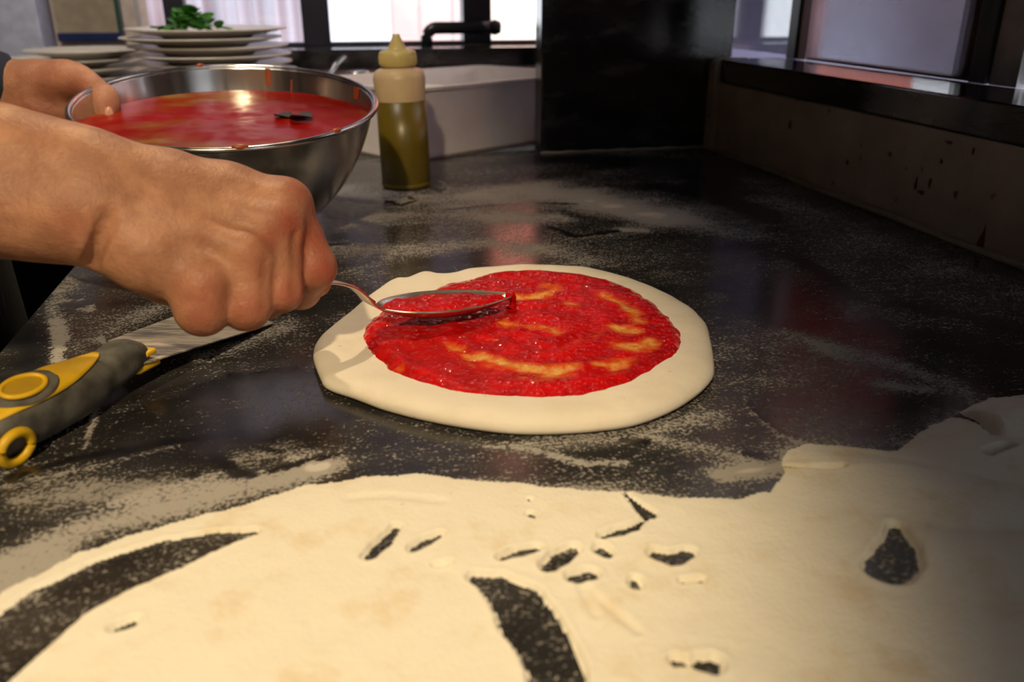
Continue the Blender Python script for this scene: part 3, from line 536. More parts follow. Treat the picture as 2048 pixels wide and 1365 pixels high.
# the sauce lies level inside the tilted bowl
zl = .1255; V = []; na, nr = 120, 26; ci = np.array(MB.inverted() @ Vector((pc[0], pc[1], zl)))
cw = np.array([pc[0], pc[1], zl]); MI = MB.inverted()
for i in range(na):
    a = 2*math.pi*i/na; u = np.array([math.cos(a), math.sin(a), 0]); u[2] = -(u @ tc)*math.tan(math.radians(6.3)); lo_, hi_ = 0., .2
    for _ in range(22):
        md_ = (lo_+hi_)/2; q = MI @ Vector(cw+u*md_); ok = (q.z < .1345) and math.hypot(q.x, q.y) < ipr(q.z)+.0005
        lo_, hi_ = (md_, hi_) if ok else (lo_, md_)
    for j in range(nr):
        f = j/(nr-1); p = cw+u*lo_*f; p[2] += (1-f**6)*.0035*(fbm(np.array([p[0]*38.]), np.array([p[1]*38.+5]), 3)[0]-.5)*2; V.append(p)
Fc = [(i*nr+j, ((i+1) % na)*nr+j, ((i+1) % na)*nr+j+1, i*nr+j+1) for i in range(na) for j in range(nr-1)]
bs = mesh('tomato_sauce', V, Fc, M['bowl_sauce']); tag(bs, 'thin red tomato sauce pooled inside the tilted steel bowl', 'sauce', kind='stuff')
# a dark basil leaf afloat
def leaf_mesh(bm, c, ang, ln, wd, curl, tilt, mi=0):
    m, k = 7, 5; g = []
    for j in range(m):
        f = j/(m-1); w = wd*math.sin(math.pi*min(1, f*.93+.04))**.8
        for i in range(k):
            v = (i-2)/2; x = ln*f; y = w*v; z = curl*f*f*ln+abs(v)*w*.35; x2 = x*math.cos(tilt)-z*math.sin(tilt); z2 = x*math.sin(tilt)+z*math.cos(tilt)
            g.append(bm.verts.new((c[0]+x2*math.cos(ang)-y*math.sin(ang), c[1]+x2*math.sin(ang)+y*math.cos(ang), c[2]+z2)))
    for j in range(m-1):
        for i in range(k-1): f_ = bm.faces.new((g[j*k+i], g[j*k+i+1], g[(j+1)*k+i+1], g[(j+1)*k+i])); f_.material_index = mi
bm = bmesh.new(); q = G(582, 246, zl); q[2] = zl-((q[:2]-pc[:2]) @ tc[:2])*math.tan(math.radians(6.3)); q = G(582, 246, q[2]); q[2] = zl-((q[:2]-pc[:2]) @ tc[:2])*math.tan(math.radians(6.3))+.001; leaf_mesh(bm, q, -.5, .026, .014, .03, .02); leaf_mesh(bm, q, 2.5, .020, .012, .05, .03)
lf = bm_obj('basil_leaf', bm, plain('wilted_leaf', (.012, .012, .008), .5)); tag(lf, 'dark wilted leaf floating in the bowl of sauce near its right rim', 'leaf'); md = lf.modifiers.new('t', 'SOLIDIFY'); md.thickness = .0008

# ------------------------------------------------------------------ squeeze bottle of oil
bc = G(814, 373); bot = empty('squeeze_bottle', bc, 'cloudy squeeze bottle of olive green oil standing right of the steel bowl', 'bottle'); bot.rotation_euler = (0, math.radians(-1.4), YAW)
k = P(814, 373, 1)[2]; Db = np.linalg.norm((R.T @ (bc-C0))[2]); rb = 49*Db/F
def hz(py): return PY(800, py, bc[1])[2]
zs, zc, zn, zliq = hz(138), hz(128), hz(68), hz(201)
def part(name, prof, mat): V, Fc = lathe(prof, 48); return mesh(name, V, Fc, mat, bot)
part('oil', [(0, .0012), (rb-.004, .0012), (rb-.0006, .004), (rb-.0006, zliq*.5), (rb-.0012, zliq), (0, zliq+.0003)], M['oil'])
part('body', [(rb-.0012, zliq+.0004), (rb+.0006, zs-.012), (rb-.001, zs-.004), (rb-.006, zs), (rb*.62, zs+.002), (rb*.60, zs+.008), (rb*.55, zs+.008), (0, zs+.0075)], M['bottle'])
part('base', [(0, .0006), (rb-.003, .0006), (rb, .004), (rb+.0001, .007), (rb-.0004, .008)], M['oil'])
cp = [(rb*.68, zs+.0045)]; rc = 35*Db/F
part('cap', [(rc*.95, zs+.004), (rc, zs+.006), (rc, zc+.012), (rc*.97, zc+.0155), (rc*.9, zc+.017), (.0125, zc+.019), (.0115, zc+.0215), (.0055, zn-.0035), (.0045, zn), (.0022, zn), (.002, zn-.01), (0, zn-.012)], M['cap'])
bm = bmesh.new()
for i in range(36): a = 2*math.pi*i/36; add_box(bm, (rc-.0006, -.0010, zs+.007), (rc+.0007, .0010, zc+.011), .0004, Matrix.Rotation(a, 4, 'Z'))
bm_obj('cap_ribs', bm, M['cap'], bot)

# ------------------------------------------------------------------ white plastic tub with flour
a0 = G(815, 329); d0 = G(1060, 288)-a0; d0 /= np.linalg.norm(d0); n0 = np.array([-d0[1], d0[0], 0])
TL, TW, THt = .40, .25, .117
def rrect(u0, u1, v0, v1, r, z, k=6):
    out = []
    for (cu, cv, a1) in ((u1-r, v1-r, 0), (u0+r, v1-r, 90), (u0+r, v0+r, 180), (u1-r, v0+r, 270)):
        for i in range(k+1): a = math.radians(a1+90*i/k); out.append(a0+d0*(cu+r*math.cos(a))+n0*(cv+r*math.sin(a))+np.array([0, 0, z]))
    return out
rings = [rrect(.02, TL-.02, .02, TW-.02, .01, .0008), rrect(.004, TL-.004, .004, TW-.004, .02, .0008), rrect(.0, TL, .0, TW, .025, .006), rrect(-.008, TL+.008, -.008, TW+.008, .03, THt-.012), rrect(-.008, TL+.008, -.008, TW+.008, .03, THt-.008), rrect(-.013, TL+.013, -.013, TW+.013, .034, THt-.006), rrect(-.0135, TL+.0135, -.0135, TW+.0135, .034, THt-.001), rrect(-.011, TL+.011, -.011, TW+.011, .032, THt), rrect(-.006, TL+.006, -.006, TW+.006, .028, THt-.001), rrect(-.004, TL+.004, -.004, TW+.004, .026, THt-.014), rrect(.004, TL-.004, .004, TW-.004, .022, .005), rrect(.02, TL-.02, .02, TW-.02, .01, .004)]
k = len(rings[0]); V = [p for r in rings for p in r]; Fc = [tuple(range(k))[::-1], tuple((len(rings)-1)*k+i for i in range(k))]
for j in range(len(rings)-1): Fc += [(j*k+i, j*k+(i+1) % k, (j+1)*k+(i+1) % k, (j+1)*k+i) for i in range(k)]
tub = mesh('storage_tub', V, Fc, M['tub'], smooth=False); tag(tub, 'white plastic tub standing cornerwise behind the squeeze bottle', 'tub')
us_ = np.linspace(.008, TL-.008, 60); vs__ = np.linspace(.008, TW-.008, 40); U, Vq = np.meshgrid(us_, vs__)
h = .070+.03*fbm(U*14, Vq*14, 3)+.018*np.exp(-((U-.06)**2+(Vq-.08)**2)/.004); ed = np.minimum(np.minimum(U-.008, TL-.008-U), np.minimum(Vq-.008, TW-.008-Vq)); h = h-.012*np.exp(-ed/.012)
Vv = a0+U[..., None]*d0+Vq[..., None]*n0+np.stack([0*h, 0*h, h], -1); tf = mesh('tub_flour', Vv.reshape(-1, 3), fgrid(*U.shape), M['flour']); tag(tf, 'white flour filling the plastic tub', 'flour', kind='stuff')
# spoon leaning in the tub, only its handle shows past the bowl
h1 = P(688, 112, 1.60); h0 = P(661, 146, 1.55); t2 = h0+(h0-h1)*1.2; t2[2] = max(t2[2], .095)
us2 = empty('table_spoon', h0, 'steel spoon handle leaning out of the white tub behind the steel bowl', 'spoon')
V, Fc = tube(spline([h1, (h0+h1)/2+[0, 0, .002], h0, t2], 20), np.stack([np.interp(np.linspace(0, 1, 20), [0, .1, 1], [.004, .0075, .004]), np.full(20, .0015)], 1), 12); under(mesh('handle', V, Fc, M['steel']), us2)
bm = bmesh.new(); bmesh.ops.create_uvsphere(bm, u_segments=20, v_segments=10, radius=1., matrix=Matrix.Translation(P(716, 146, 1.56)) @ Matrix.Diagonal((.024, .016, .006, 1))); under(bm_obj('spoon_head', bm, M['steel']), us2)

# ------------------------------------------------------------------ plates in two stacks, basil on the taller one
pp_ = [(0, .0), (.070, .0), (.074, .002), (.078, .0055), (.100, .0085), (.128, .0145), (.1335, .0158), (.1345, .0172), (.133, .0182), (.127, .0170), (.099, .0112), (.078, .0080), (.070, .0050), (0, .0045)]
pv, pf = lathe(pp_, 72); p0 = mesh('dinner_plate', pv, pf, M['porcelain'])
def stack(px, ytop, D, n, pitch, group, where, first=None, jit=.004, sc=1.):
    top = P(px, ytop, D); out = []
    words = ['top', 'second', 'third', 'fourth', 'fifth', 'sixth', 'seventh', 'eighth', 'ninth', 'tenth', 'eleventh', 'twelfth', 'thirteenth', 'fourteenth', 'fifteenth']
    for i in range(n):
        o = first if (first and i == 0) else p0.copy()
        if o is not first: COL.objects.link(o)
        o.scale = (sc, sc, 1); z = (n-1-i)*pitch+.0006
        o.location = (top[0]+jit*math.sin(i*2.4+D), top[1]+jit*math.cos(i*3.1), z); o.rotation_euler = (0, 0, i*.9)
        w = words[i]; tag(o, f'white plate, {w} of the {where}' if i == 0 else f'white plate, {w} from the top of the {where}', 'plate', group); out.append(o)
    return out
st1 = stack(408, 45, 1.45, 14, .0138, 'plates in the tall stack', 'tall stack behind the steel bowl', p0)
for k_i, dx in {1: -.003, 2: .004, 3: .005, 4: .012, 5: .014, 6: .006}.items(): st1[k_i].location.x += dx
st2 = stack(130, 92, 1.56, 10, .0154, 'plates in the low stack', 'low stack beside the left hand'); st2[0].location.x += .030; st2[0].scale = (.79, .79, 1)
for q in st2[1:]: q.scale = (.92, .92, 1)
bm = bmesh.new(); tp = np.array(st1[0].location)+[-.005, -.02, .012]
for i in range(46):
    a = rng.uniform(0, 6.28); r = rng.uniform(0, .05); leaf_mesh(bm, tp+np.array([r*math.cos(a)-.015, r*math.sin(a)*.8, rng.uniform(0, .03*(1-r/.06))]), rng.uniform(0, 6.28), rng.uniform(.022, .045), rng.uniform(.008, .014), rng.uniform(-.5, .3), rng.uniform(-.1, .8))
ba = bm_obj('basil_bunch', bm, M['leaf']); tag(ba, 'fresh green basil leaves heaped on the tall stack of plates', 'basil', kind='stuff'); md = ba.modifiers.new('t', 'SOLIDIFY'); md.thickness = .0006
# framed tan panel at the back left, leaning on the back ledge
fe = empty('framed_panel', PY(185, 80, 2.07), 'tan panel with navy bottom rail and green side rail behind the plates', 'panel')
pl_, pr_ = PY(124, 83, 2.07), PY(247, 70, 2.07); x0, x1 = pl_[0], pr_[0]; z0 = pl_[2]
under(box('panel', (x0-.003, 2.065, z0+.0175), (x1-.008, 2.075, .75), M['tan']), fe); under(box('bottom_rail', (x0-.005, 2.06, z0), (x1, 2.08, z0+.017), M['navy_rail'], bev=.002), fe); under(box('side_rail', (x1-.0075, 2.06, z0+.0175), (x1+.001, 2.08, .75), M['green_rail'], bev=.002), fe)
o = box('white_cabinet', (-1.2, 1.98, .0005), (x0-.014, 2.085, 1.2), M['blue_plaster'], bev=.004); tag(o, 'pale blue white cabinet at the far left behind the low stack of plates', 'cabinet')
o = box('conduit', (PY(275, 30, 2.08)[0]-.003, 2.078, .16), (PY(275, 30, 2.08)[0]+.003, 2.0895, 1.2), M['grey_plaster']); tag(o, 'thin grey strip running up the beige wall right of the tan panel', 'strip')

# ------------------------------------------------------------------ the person: one body grown as a distance field, then clothes over it
class Field:
    def __init__(s, lo, hi, h):
        s.lo = np.array(lo, float); s.h = h; n = np.ceil((np.array(hi)-s.lo)/h).astype(int)+1; s.n = n
        s.f = np.full(n, .05, np.float32)
    def sub(s, pts, pad):
        pts = np.atleast_2d(pts); a = np.clip(np.floor((pts.min(0)-pad-s.lo)/s.h).astype(int), 0, s.n-1); b = np.clip(np.ceil((pts.max(0)+pad-s.lo)/s.h).astype(int)+1, 1, s.n)
        g = [s.lo[i]+s.h*np.arange(a[i], max(b[i], a[i]+1)) for i in range(3)]
        return tuple(slice(a[i], max(b[i], a[i]+1)) for i in range(3)), np.stack(np.meshgrid(*g, indexing='ij'), -1)
    def new(s): g = Field.__new__(Field); g.lo, g.h, g.n = s.lo, s.h, s.n; g.f = np.full(s.n, .05, np.float32); return g
    @staticmethod
    def smin(a, b, k): h = np.clip(.5+.5*(b-a)/k, 0, 1); return b+(a-b)*h-k*h*(1-h)
    def cap(s, a, b, ra, rb, k=.01, cut=False):
        a = np.array(a, float); b = np.array(b, float); sl, p = s.sub(np.stack([a, b]), max(ra, rb)+.05); d = b-a; L = d @ d+1e-12
        t = np.clip(((p-a) @ d)/L, 0, 1); q = np.linalg.norm(p-a-t[..., None]*d, axis=-1)-(ra+(rb-ra)*t)
        s.f[sl] = -Field.smin(-s.f[sl], q, k) if cut else Field.smin(s.f[sl], q, k)
    def ell(s, c, r, k=.01, rot=None):
        c = np.array(c, float); r = np.array(r, float); sl, p = s.sub(c, r.max()+.05); p = p-c
        if rot is not None: p = p @ rot
        k0 = np.linalg.norm(p/r, axis=-1); k1 = np.linalg.norm(p/(r*r), axis=-1)+1e-9; s.f[sl] = Field.smin(s.f[sl], k0*(k0-1)/k1, k)
    def merge(s, o, k): s.f = Field.smin(s.f, o.f, k).astype(np.float32)
    def surface(s, relax=3):
        f = s.f; ins = f < 0; n = s.n; c = ins[:-1, :-1, :-1].astype(np.int8)
        tot = sum(ins[i:n[0]-1+i, j:n[1]-1+j, k:n[2]-1+k].astype(np.int8) for i in (0, 1) for j in (0, 1) for k in (0, 1))
        act = (tot > 0) & (tot < 8); idx = np.full(act.shape, -1, np.int64); ii = np.argwhere(act); idx[act] = np.arange(len(ii))
        acc = np.zeros((len(ii), 3)); cnt = np.zeros(len(ii)); cs = [(i, j, k) for i in (0, 1) for j in (0, 1) for k in (0, 1)]
        for u in cs:
            for ax_ in range(3):
                if u[ax_]: continue
                v = list(u); v[ax_] = 1; fu = f[tuple((ii+u).T)]; fv = f[tuple((ii+v).T)]; m = (fu < 0) != (fv < 0)
                t = np.where(m, fu/np.where(m, fu-fv, 1), 0); pt = np.array(u)[None]+np.eye(3)[ax_][None]*t[:, None]; acc[m] += pt[m]; cnt[m] += 1
        V = s.lo+s.h*(ii+acc/cnt[:, None]); Q = []
        for ax_ in range(3):
            o1, o2 = [(1, 2), (2, 0), (0, 1)][ax_]; sl0 = [slice(1, n[d]-1) for d in range(3)]; sl0[ax_] = slice(0, n[ax_]-1); sl1 = list(sl0); sl1[ax_] = slice(1, n[ax_])
            A = ins[tuple(sl0)]; Bq = ins[tuple(sl1)]; e = np.argwhere(A != Bq)
            if not len(e): continue
            fl_ = A[tuple(e.T)]; off = np.ones(3, int); off[ax_] = 0; e = e+off
            def cell(d1, d2): q = e.copy(); q[:, o1] += d1; q[:, o2] += d2; return idx[tuple(q.T)]
            q = np.stack([cell(-1, -1), cell(0, -1), cell(0, 0), cell(-1, 0)], 1); q[~fl_] = q[~fl_][:, ::-1]; Q.append(q)
        Q = np.concatenate(Q); Q = Q[(Q >= 0).all(1)]
        E_ = np.concatenate([Q[:, [0, 1]], Q[:, [1, 2]], Q[:, [2, 3]], Q[:, [3, 0]]])
        for _ in range(relax):
            sm = np.zeros_like(V); ct = np.zeros(len(V)); np.add.at(sm, E_[:, 0], V[E_[:, 1]]); np.add.at(sm, E_[:, 1], V[E_[:, 0]]); np.add.at(ct, E_[:, 0], 1); np.add.at(ct, E_[:, 1], 1)
            V = V*.5+.5*sm/np.maximum(ct, 1)[:, None]
        return V, Q
def q4(px, py, D, r): return P(px, py, D), r*D/F
def chain(fd, pts, k):
    for a, b in zip(pts[:-1], pts[1:]): (pa, ra), (pb, rb) = q4(*a), q4(*b); fd.cap(pa, pb, ra, rb, k)
# --- right arm: bare forearm coming in from the left, fist round the spoon handle, back of the hand to the lens
RA = Field((-.43, .42, -.005), (.045, .68, .30), .0017)
chain(RA, [(-900, 170, .46, 128), (-500, 228, .475, 118), (0, 322, .50, 107), (90, 342, .503, 101), (165, 358, .505, 97), (215, 372, .51, 90)], .010)
chain(RA, [(-900, 300, .46, 128), (-500, 350, .47, 118), (0, 405, .495, 104), (90, 417, .50, 101), (160, 425, .502, 96), (200, 440, .505, 84)], .010)
chain(RA, [(-900, 250, .51, 110), (-500, 300, .51, 105), (0, 370, .525, 92), (160, 400, .53, 82)], .014)   # the far side of the forearm
chain(RA, [(210, 372, .51, 88), (330, 382, .527, 77), (450, 397, .542, 66), (560, 412, .553, 54)], .012)       # metacarpals: index, middle, ring, little
chain(RA, [(215, 400, .506, 90), (350, 425, .522, 76), (550, 455, .541, 52)], .012)
chain(RA, [(205, 425, .505, 86), (330, 470, .515, 72), (490, 518, .528, 50)], .012)
chain(RA, [(198, 446, .503, 78), (290, 507, .508, 70), (398, 572, .516, 52)], .012)
chain(RA, [(230, 470, .535, 70), (330, 540, .55, 60), (400, 580, .55, 50)], .012)                               # heel of the hand, palm side
for q in ((574, 409, .547, 46), (556, 452, .533, 43), (497, 512, .520, 43), (408, 566, .508, 46)): c, r = q4(*q); RA.ell(c, (r, r, r), .012)
# tendons over the back of the hand
for a, b in (((330, 385, .508, 16), (545, 440, .522, 15)), ((310, 425, .500, 14), (485, 498, .509, 14)), ((350, 355, .516, 13), (560, 395, .535, 14))): (pa, ra), (pb, rb) = q4(*a), q4(*b); RA.cap(pa, pb, ra, rb, .012)
fing = RA.new()
for pts in ([(578, 414, .553, 42), (604, 475, .556, 37), (627, 535, .557, 40), (600, 578, .576, 36), (550, 560, .592, 33)],
            [(560, 458, .536, 40), (562, 520, .537, 36), (561, 582, .538, 38), (535, 598, .566, 34), (500, 560, .585, 32)],
            [(500, 518, .523, 43), (496, 565, .524, 42), (492, 612, .525, 44), (470, 610, .556, 36), (460, 560, .572, 32)],
            [(408, 570, .511, 47), (404, 600, .512, 45), (405, 620, .513, 46), (410, 610, .540, 36), (430, 560, .558, 30)]):
    one = RA.new(); chain(one, pts, .010); fing.merge(one, .0012)
RA.merge(fing, .006)
thumb = RA.new(); chain(thumb, [(330, 430, .560, 60), (450, 490, .590, 48), (545, 535, .600, 40), (610, 560, .598, 33), (636, 566, .592, 26)], .012); RA.merge(thumb, .008)
# valleys between the knuckles and the fold of skin at the wrist
for a, b in (((590, 470, .528, 3), (593, 595, .528, 6)), ((531, 530, .513, 3), (535, 615, .514, 6)), ((462, 590, .497, 3), (449, 640, .499, 6))): (pa, ra), (pb, rb) = q4(*a), q4(*b); RA.cap(pa, pb, ra, rb, .0055, cut=True)
fold = spline([P(183, 533, .495), P(191, 505, .4865), P(203, 470, .4805), P(219, 430, .478)], 10)
for a, b in zip(fold[:-1], fold[1:]): RA.cap(a, b, .0024, .0020, .006, cut=True)
Vr, Qr = RA.surface(4)
# --- left arm: hand gripping the far left rim, thumb over the rim, fingers under the basin
LA = Field((-.64, .90, .0), (-.12, 1.24, .30), .0022); dl = .945
rim_d = Dm
chain(LA, [(-420, 175, 1.00, 76), (-60, 165, .97, 56), (20, 172, .96, 45)], .02); chain(LA, [(-420, 220, 1.0, 70), (-60, 200, .97, 50), (20, 200, .965, 40)], .02)
chain(LA, [(15, 170, .955, 43), (80, 168, .95, 40), (135, 162, .945, 33), (165, 165, .94, 28)], .02)
chain(LA, [(15, 195, .965, 42), (80, 205, .96, 38), (130, 215, .965, 30)], .02)
chain(LA, [(20, 215, .95, 30), (80, 222, .95, 26), (130, 232, .955, 22)], .012)
thumb = LA.new(); chain(thumb, [(150, 163, .94, 29), (183, 176, .932, 24), (207, 196, .924, 25), (211, 218, .920, 23), (211, 237, .916, 18)], .010); LA.merge(thumb, .010)
for i, pts in enumerate(([(120, 190, .985, 24), (165, 215, 1.00, 21), (205, 232, 1.012, 18), (240, 250, 1.0, 15)], [(115, 210, .975, 24), (160, 245, 1.005, 20), (200, 275, 1.025, 18), (235, 295, 1.03, 15)], [(112, 225, .965, 22), (150, 262, .985, 19), (190, 300, 1.0, 17), (225, 322, 1.005, 14)], [(105, 235, .958, 19), (140, 275, .965, 16), (175, 312, .975, 14), (205, 335, .98, 12)])):
    one = LA.new(); chain(one, pts, .008); LA.merge(one, .004)
c, r = q4(206, 195, .915, 9); LA.cap(P(190, 202, .8985), P(214, 197, .8975), .0012, .0010, .004, cut=True)
Vl, Ql = LA.surface(3)
# --- coarse rest of the body, out of the picture to the left
BD = Field((-.80, .40, -.95), (-.20, 1.30, .98), .011)
BD.ell((-.54, .80, .30), (.105, .175, .30), .05); BD.ell((-.54, .80, .02), (.125, .17, .20), .06); BD.cap((-.54, .80, .50), (-.53, .80, .64), .062, .056, .04)
for sgn, sh, el in ((-1, (-.53, .585, .47), (-.43, .53, .215)), (1, (-.55, 1.02, .47), (-.60, 1.10, .22))): BD.cap((-.545, .80, .50), sh, .06, .062, .05); BD.cap(sh, el, .058, .046, .03)
(el, er) = q4(-900, 235, .475, 120); BD.cap((-.43, .53, .215), el, .046, .038, .02); BD.cap((-.60, 1.10, .22), P(-60, 180, .97), .044, .032, .02)
BD.ell((-.50, .80, .74), (.098, .076, .118), .02); BD.ell((-.465, .80, .68), (.06, .055, .06), .03); BD.cap((-.402, .80, .735), (-.385, .80, .705), .010, .017, .012); BD.ell((-.405, .80, .668), (.016, .026, .007), .006); BD.ell((-.405, .80, .655), (.016, .022, .006), .006)
for sg in (-1, 1): BD.ell((-.50, .80+sg*.078, .725), (.024, .010, .032), .008); BD.ell((-.408, .80+sg*.031, .755), (.012, .017, .008), .008)
for sg in (-1, 1): BD.cap((-.56, .80+sg*.09, -.05), (-.57, .80+sg*.095, -.48), .085, .06, .04); BD.cap((-.57, .80+sg*.095, -.48), (-.59, .80+sg*.10, -.84), .058, .042, .03); BD.cap((-.60, .80+sg*.10, -.868), (-.45, .80+sg*.115, -.872), .036, .030, .03)
Vb, Qb = BD.surface(2)
pers = empty('person', (-.55, .80, -.90), 'person in dark clothes whose arms reach in, one fist holding a spoon', 'person')
Va = np.concatenate([Vr, Vl, Vb]); Qa = np.concatenate([Qr, Ql+len(Vr), Qb+len(Vr)+len(Vl)])
red_shade = np.zeros(len(Va))  # knuckle redness, plus shade on the lower fingers put into the skin colour
for (px, py, D, rp, am) in ((590, 392, .54, 30, .8), (575, 445, .525, 30, 1.), (545, 475, .515, 26, .7), (505, 515, .512, 28, .6), (520, 545, .51, 26, .5), (420, 575, .50, 30, .5), (405, 590, .50, 40, .6), (640, 480, .54, 55, .8), (650, 540, .54, 45, .95), (580, 585, .525, 45, .7), (500, 620, .51, 45, .6), (410, 630, .495, 45, .55), (405, 470, .495, 14, .5), (150, 450, .47, 40, .35), (60, 380, .46, 22, .3), (20, 400, .46, 20, .3), (90, 205, .91, 60, .7), (222, 215, .90, 25, .7), (60, 230, .92, 50, .6), (130, 190, .91, 45, .6)):
    c = P(px, py, D); red_shade = np.maximum(red_shade, am*np.exp(-(np.linalg.norm(Va-c, axis=1)/(rp*D/F*1.15))**2))
bd = under(mesh('body', Va, Qa, M['skin'], None, True, {'red': red_shade}), pers); bd['label'] = 'bare forearm, fist and hand'
# thumb nail
V = []
tn = P(221, 226, .9045); nv_ = R @ np.array([.75, .25, .6]); nv_ /= np.linalg.norm(nv_); dn = R @ np.array([-.1, -1, .0]); dn -= nv_*(dn @ nv_); dn /= np.linalg.norm(dn); sn = np.cross(nv_, dn)
for j in range(7):
    for i in range(5): u = (j/6-.5)*.016; v = (i-2)/2; w = .0048*math.sqrt(max(0, 1-(u/.0085)**2))+.0006; V.append(tn+dn*u+sn*w*v-nv_*(.0022*v*v+.0012*(u/.008)**2))
o = under(mesh('thumbnail', V, fgrid(7, 5), M['nail']), pers); md = o.modifiers.new('t', 'SOLIDIFY'); md.thickness = .0008; md.offset = 0
# clothes
SH = Field((-.80, .40, -.20), (-.20, 1.30, .62), .0095)
SH.ell((-.54, .80, .30), (.118, .19, .30), .05); SH.ell((-.54, .80, .02), (.138, .185, .19), .06); SH.cap((-.54, .80, .48), (-.535, .80, .545), .085, .07, .04)
for sh, el in (((-.53, .585, .47), (-.43, .53, .215)), ((-.55, 1.02, .47), (-.60, 1.10, .22))): SH.cap((-.545, .80, .49), sh, .07, .074, .05); SH.cap(sh, el, .073, .062, .03)
(e2, _) = q4(-880, 235, .475, 100); SH.cap((-.43, .53, .215), e2, .060, .052, .02); SH.cap((-.60, 1.10, .22), P(-90, 178, .965), .060, .052, .02)
V, Fq = SH.surface(2); sh = under(mesh('shirt', V, Fq, M['navy']), pers); sh['label'] = 'navy shirt with sleeves'
V, Fc = tube(spline([P(-110, 172, .930), P(-60, 170, .945), P(-18, 172, .953), P(16, 175, .964)], 12), np.linspace(.048, .0375, 12), 28); o = under(mesh('cuff', V, Fc, M['navy']), pers)
n1, n2 = 70, 60; ysA = np.linspace(-.26, .26, n1); zA = np.linspace(.42, -.48, n2); V = []
for z in zA:
    for yv in ysA:
        wv = min(1., .52+(.42-z)*1.6) if z > .12 else 1.
        y2 = yv*wv; fold = .008*math.sin(y2*46+z*3)*sst(.2, -.15, z)+.005*math.sin(y2*95+1-z*5)*sst(.1, -.25, z)
        V.append((-.405+.105*sst(.42, .02, z)*(1-.15*(y2/.26)**2)-.13*(abs(y2)/.26)**2.4+fold+.012*sst(-.02, -.05, z)*0, .80+y2, z))
V = np.array(V); V[:, 0] = np.minimum(V[:, 0], XL-.022)
ap = under(mesh('apron', V, fgrid(n2, n1), M['apron']), pers); ap['label'] = 'black apron dusted with flour'; md = ap.modifiers.new('t', 'SOLIDIFY'); md.thickness = .003
TR = Field((-.80, .50, -.93), (-.40, 1.10, .06), .011)
for sg in (-1, 1): TR.cap((-.56, .80+sg*.085, -.02), (-.57, .80+sg*.095, -.48), .105, .078, .04); TR.cap((-.57, .80+sg*.095, -.48), (-.59, .80+sg*.10, -.84), .075, .062, .03)
V, Fq = TR.surface(2); under(mesh('trousers', V, Fq, M['navy']), pers)
HR = Field((-.66, .66, .60), (-.35, .94, .92), .008); HR.ell((-.515, .80, .765), (.108, .088, .112), .01); HR.ell((-.43, .80, .70), (.11, .12, .085), .01)
V, Fq = mesh_hair = HR.surface(1); kq = (V[Fq].mean(1)[:, 0] < -.44) | (V[Fq].mean(1)[:, 2] > .80); kq &= ~((V[Fq].mean(1)[:, 2] < .72) & (V[Fq].mean(1)[:, 0] > -.53))
under(mesh('hair', V, Fq[kq], M['hair']), pers)

# ------------------------------------------------------------------ pizza scraper with yellow and grey handle
tA = G(272, 716, .018); tE = G(-52, 880, .017); hx = tE-tA; hx[2] = 0; HLn = np.linalg.norm(hx); hx /= HLn; hy = np.cross([0, 0, 1], hx)
scr = empty('scraper', (tA[0], tA[1], 0), 'floured metal scraper with a yellow and grey handle lying on the worktop', 'scraper')
ST = np.array([(-.02, .0100, .0085, .0210), (.03, .0125, .0105, .0225), (.10, .0150, .0120, .0225), (.18, .0145, .0125, .0205), (.26, .0145, .0130, .0190), (.36, .0170, .0150, .0180), (.50, .0200, .0170, .0180), (.68, .0205, .0175, .0182), (.84, .0195, .0165, .0172), (.95, .0165, .0140, .0150), (1.0, .0110, .0095, .0130), (1.015, .004, .004, .0125)])
def hsec(s): return [np.interp(s, ST[:, 0], ST[:, i]) for i in (1, 2, 3)]
def hpt(s, a, off=0.):
    hw, hh, cz = hsec(s); ca, sa = math.cos(a), math.sin(a); e = .75
    return tA+hx*HLn*s*1.0+hy*(hw+off)*math.copysign(abs(ca)**e, ca)+np.array([0, 0, cz-tA[2]+(hh+off)*math.copysign(abs(sa)**e, sa)])
ss = np.linspace(-.02, 1.015, 60); na = 40; V = []
hs = spline(ST, 60)
for row in hs:
    for q in range(na):
        a = 2*math.pi*q/na; ca, sa = math.cos(a), math.sin(a); e = .75; V.append(tA+hx*HLn*row[0]+hy*row[1]*math.copysign(abs(ca)**e, ca)+np.array([0, 0, max(.0006, row[3]+row[2]*math.copysign(abs(sa)**e, sa))-tA[2]]))
V = np.array(V)
Fc = [(i*na+q, i*na+(q+1) % na, (i+1)*na+(q+1) % na, (i+1)*na+q) for i in range(59) for q in range(na)]+[tuple(range(na))[::-1], tuple(59*na+q for q in range(na))]
hd = under(mesh('handle', V, Fc, M['rubber']), scr); hd['label'] = 'grey rubber handle grip'
def hand_patch(name, s0, s1, a_of, mat, off=.0007, n=(28, 12)):
    V = []
    for i in range(n[0]):
        s = s0+(s1-s0)*i/(n[0]-1); lo_, hi_ = a_of((s-s0)/(s1-s0))
        for j in range(n[1]): V.append(hpt(s, lo_+(hi_-lo_)*j/(n[1]-1), off))
    o = mesh(name, V, fgrid(*n), mat); o.parent = hd
    md = o.modifiers.new('t', 'SOLIDIFY'); md.thickness = .0016; md.offset = 0; return o
up_ = math.pi/2
hand_patch('yellow_panel', .24, .94, lambda f: (up_-1.15*math.sin(math.pi*min(1, f*.75+.02))**.7+.15, up_+1.25*math.sin(math.pi*min(1, f*.75+.02))**.7), M['yellow'])
hand_patch('grey_surround', .56, .90, lambda f: (up_-.95*math.sqrt(max(.0, 1-(2*f-1)**2))-.02, up_+.55*math.sqrt(max(.0, 1-(2*f-1)**2))+.02), M['rubber'], .0014)
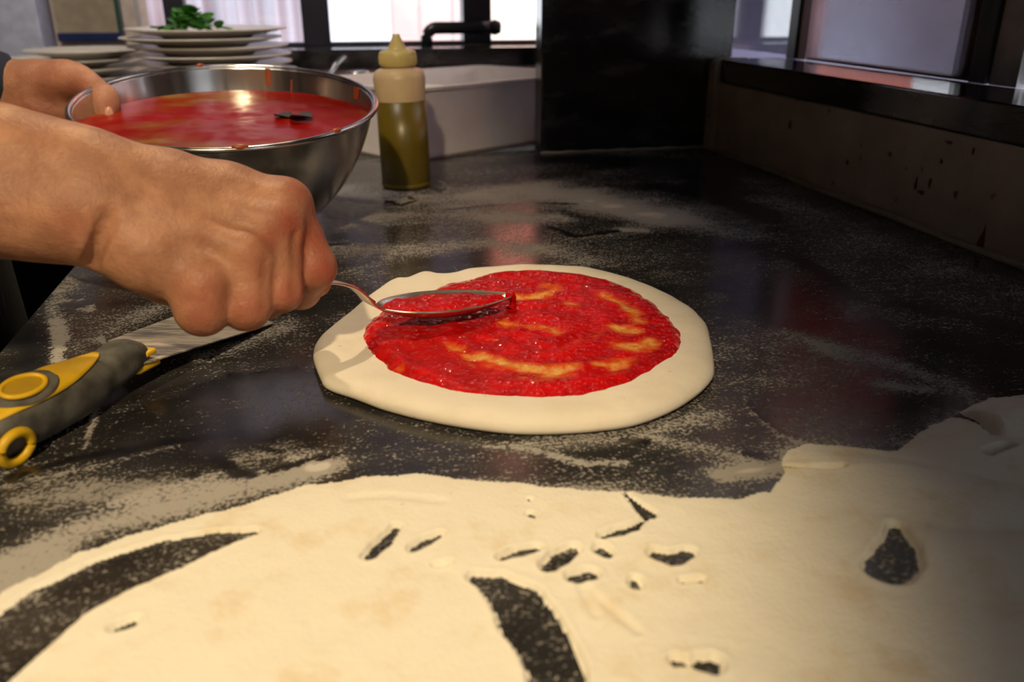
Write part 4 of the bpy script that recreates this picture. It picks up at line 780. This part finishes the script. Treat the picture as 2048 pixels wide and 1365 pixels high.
def ring_on(s, a, ru, rv, thick, mat, name):
    c = hpt(s, a, .0037); n_ = hpt(s, a, .01)-hpt(s, a, 0); n_ /= np.linalg.norm(n_); tv = np.cross(n_, hx); tv /= np.linalg.norm(tv)
    V, Fc = tube([c+hx*ru*math.cos(t_)+tv*rv*math.sin(t_) for t_ in np.linspace(0, 2*math.pi, 40, endpoint=False)], thick, 10, closed=True); o = mesh(name, V, Fc, mat); o.parent = hd
    return c, n_, tv
c, n_, tv = ring_on(.745, up_-.22, .0135, .0085, .0016, M['yellow'], 'hole_ring')
V = [c+n_*.0001]+[c+n_*.0003+hx*.0135*math.cos(t_)+tv*.0085*math.sin(t_) for t_ in np.linspace(0, 2*math.pi, 40, endpoint=False)]
o = mesh('hole_shade_disc', V, [(0, 1+i, 1+(i+1) % 40) for i in range(40)], M['yellow_shaded']); o.parent = hd  # flat disc: the shade of the hole is painted in darker yellow
ring_on(.93, -.12+0, .010, .0095, .0030, M['yellow'], 'end_loop')
# yellow jaws that hold the blade
Mx = Matrix(((-hx[0], hy[0], 0, tA[0]), (-hx[1], hy[1], 0, tA[1]), (-hx[2], hy[2], 1, 0), (0, 0, 0, 1)))
bm = bmesh.new(); add_box(bm, (-.012, -.0128, .0115), (.0095, .0128, .0172), .0018, Mx); add_box(bm, (-.002, -.0126, .0205), (.0078, .0126, .0245), .0015, Mx)
jw = under(bm_obj('jaw', bm, M['yellow']), scr); jw['label'] = 'yellow jaws gripping the blade'
pA, pB, pD = G(288, 728, .0185), G(547, 648, .0012), G(216, 683, .0165); nB = np.cross(pB-pA, pD-pA); nB /= np.linalg.norm(nB)
def onpl(px, py): d = ray(px, py); return C0+d*(((pA-C0) @ nB)/(d @ nB))
far2 = pB+(pB-onpl(528, 640))/np.linalg.norm(pB-onpl(528, 640))*-.092
bl_ = [pA, pA+(pB-pA)*.5+nB*0, pB, far2, onpl(282, 634), pD]; bl_[4] = pD+(far2-pD)*.5; bl_ = [p+np.array([0, 0, max(0, .0012-p[2])]) for p in bl_]
bm = bmesh.new(); lo = [bm.verts.new(p-nB*.0005) for p in bl_]; hi = [bm.verts.new(p+nB*.0005) for p in bl_]; bm.faces.new(lo); bm.faces.new(hi)
for i in range(6): bm.faces.new((lo[i], lo[(i+1) % 6], hi[(i+1) % 6], hi[i]))
bmesh.ops.triangulate(bm, faces=bm.faces); bb = under(bm_obj('blade', bm, M['blade'], smooth=False), scr); bb['label'] = 'flour covered steel blade'
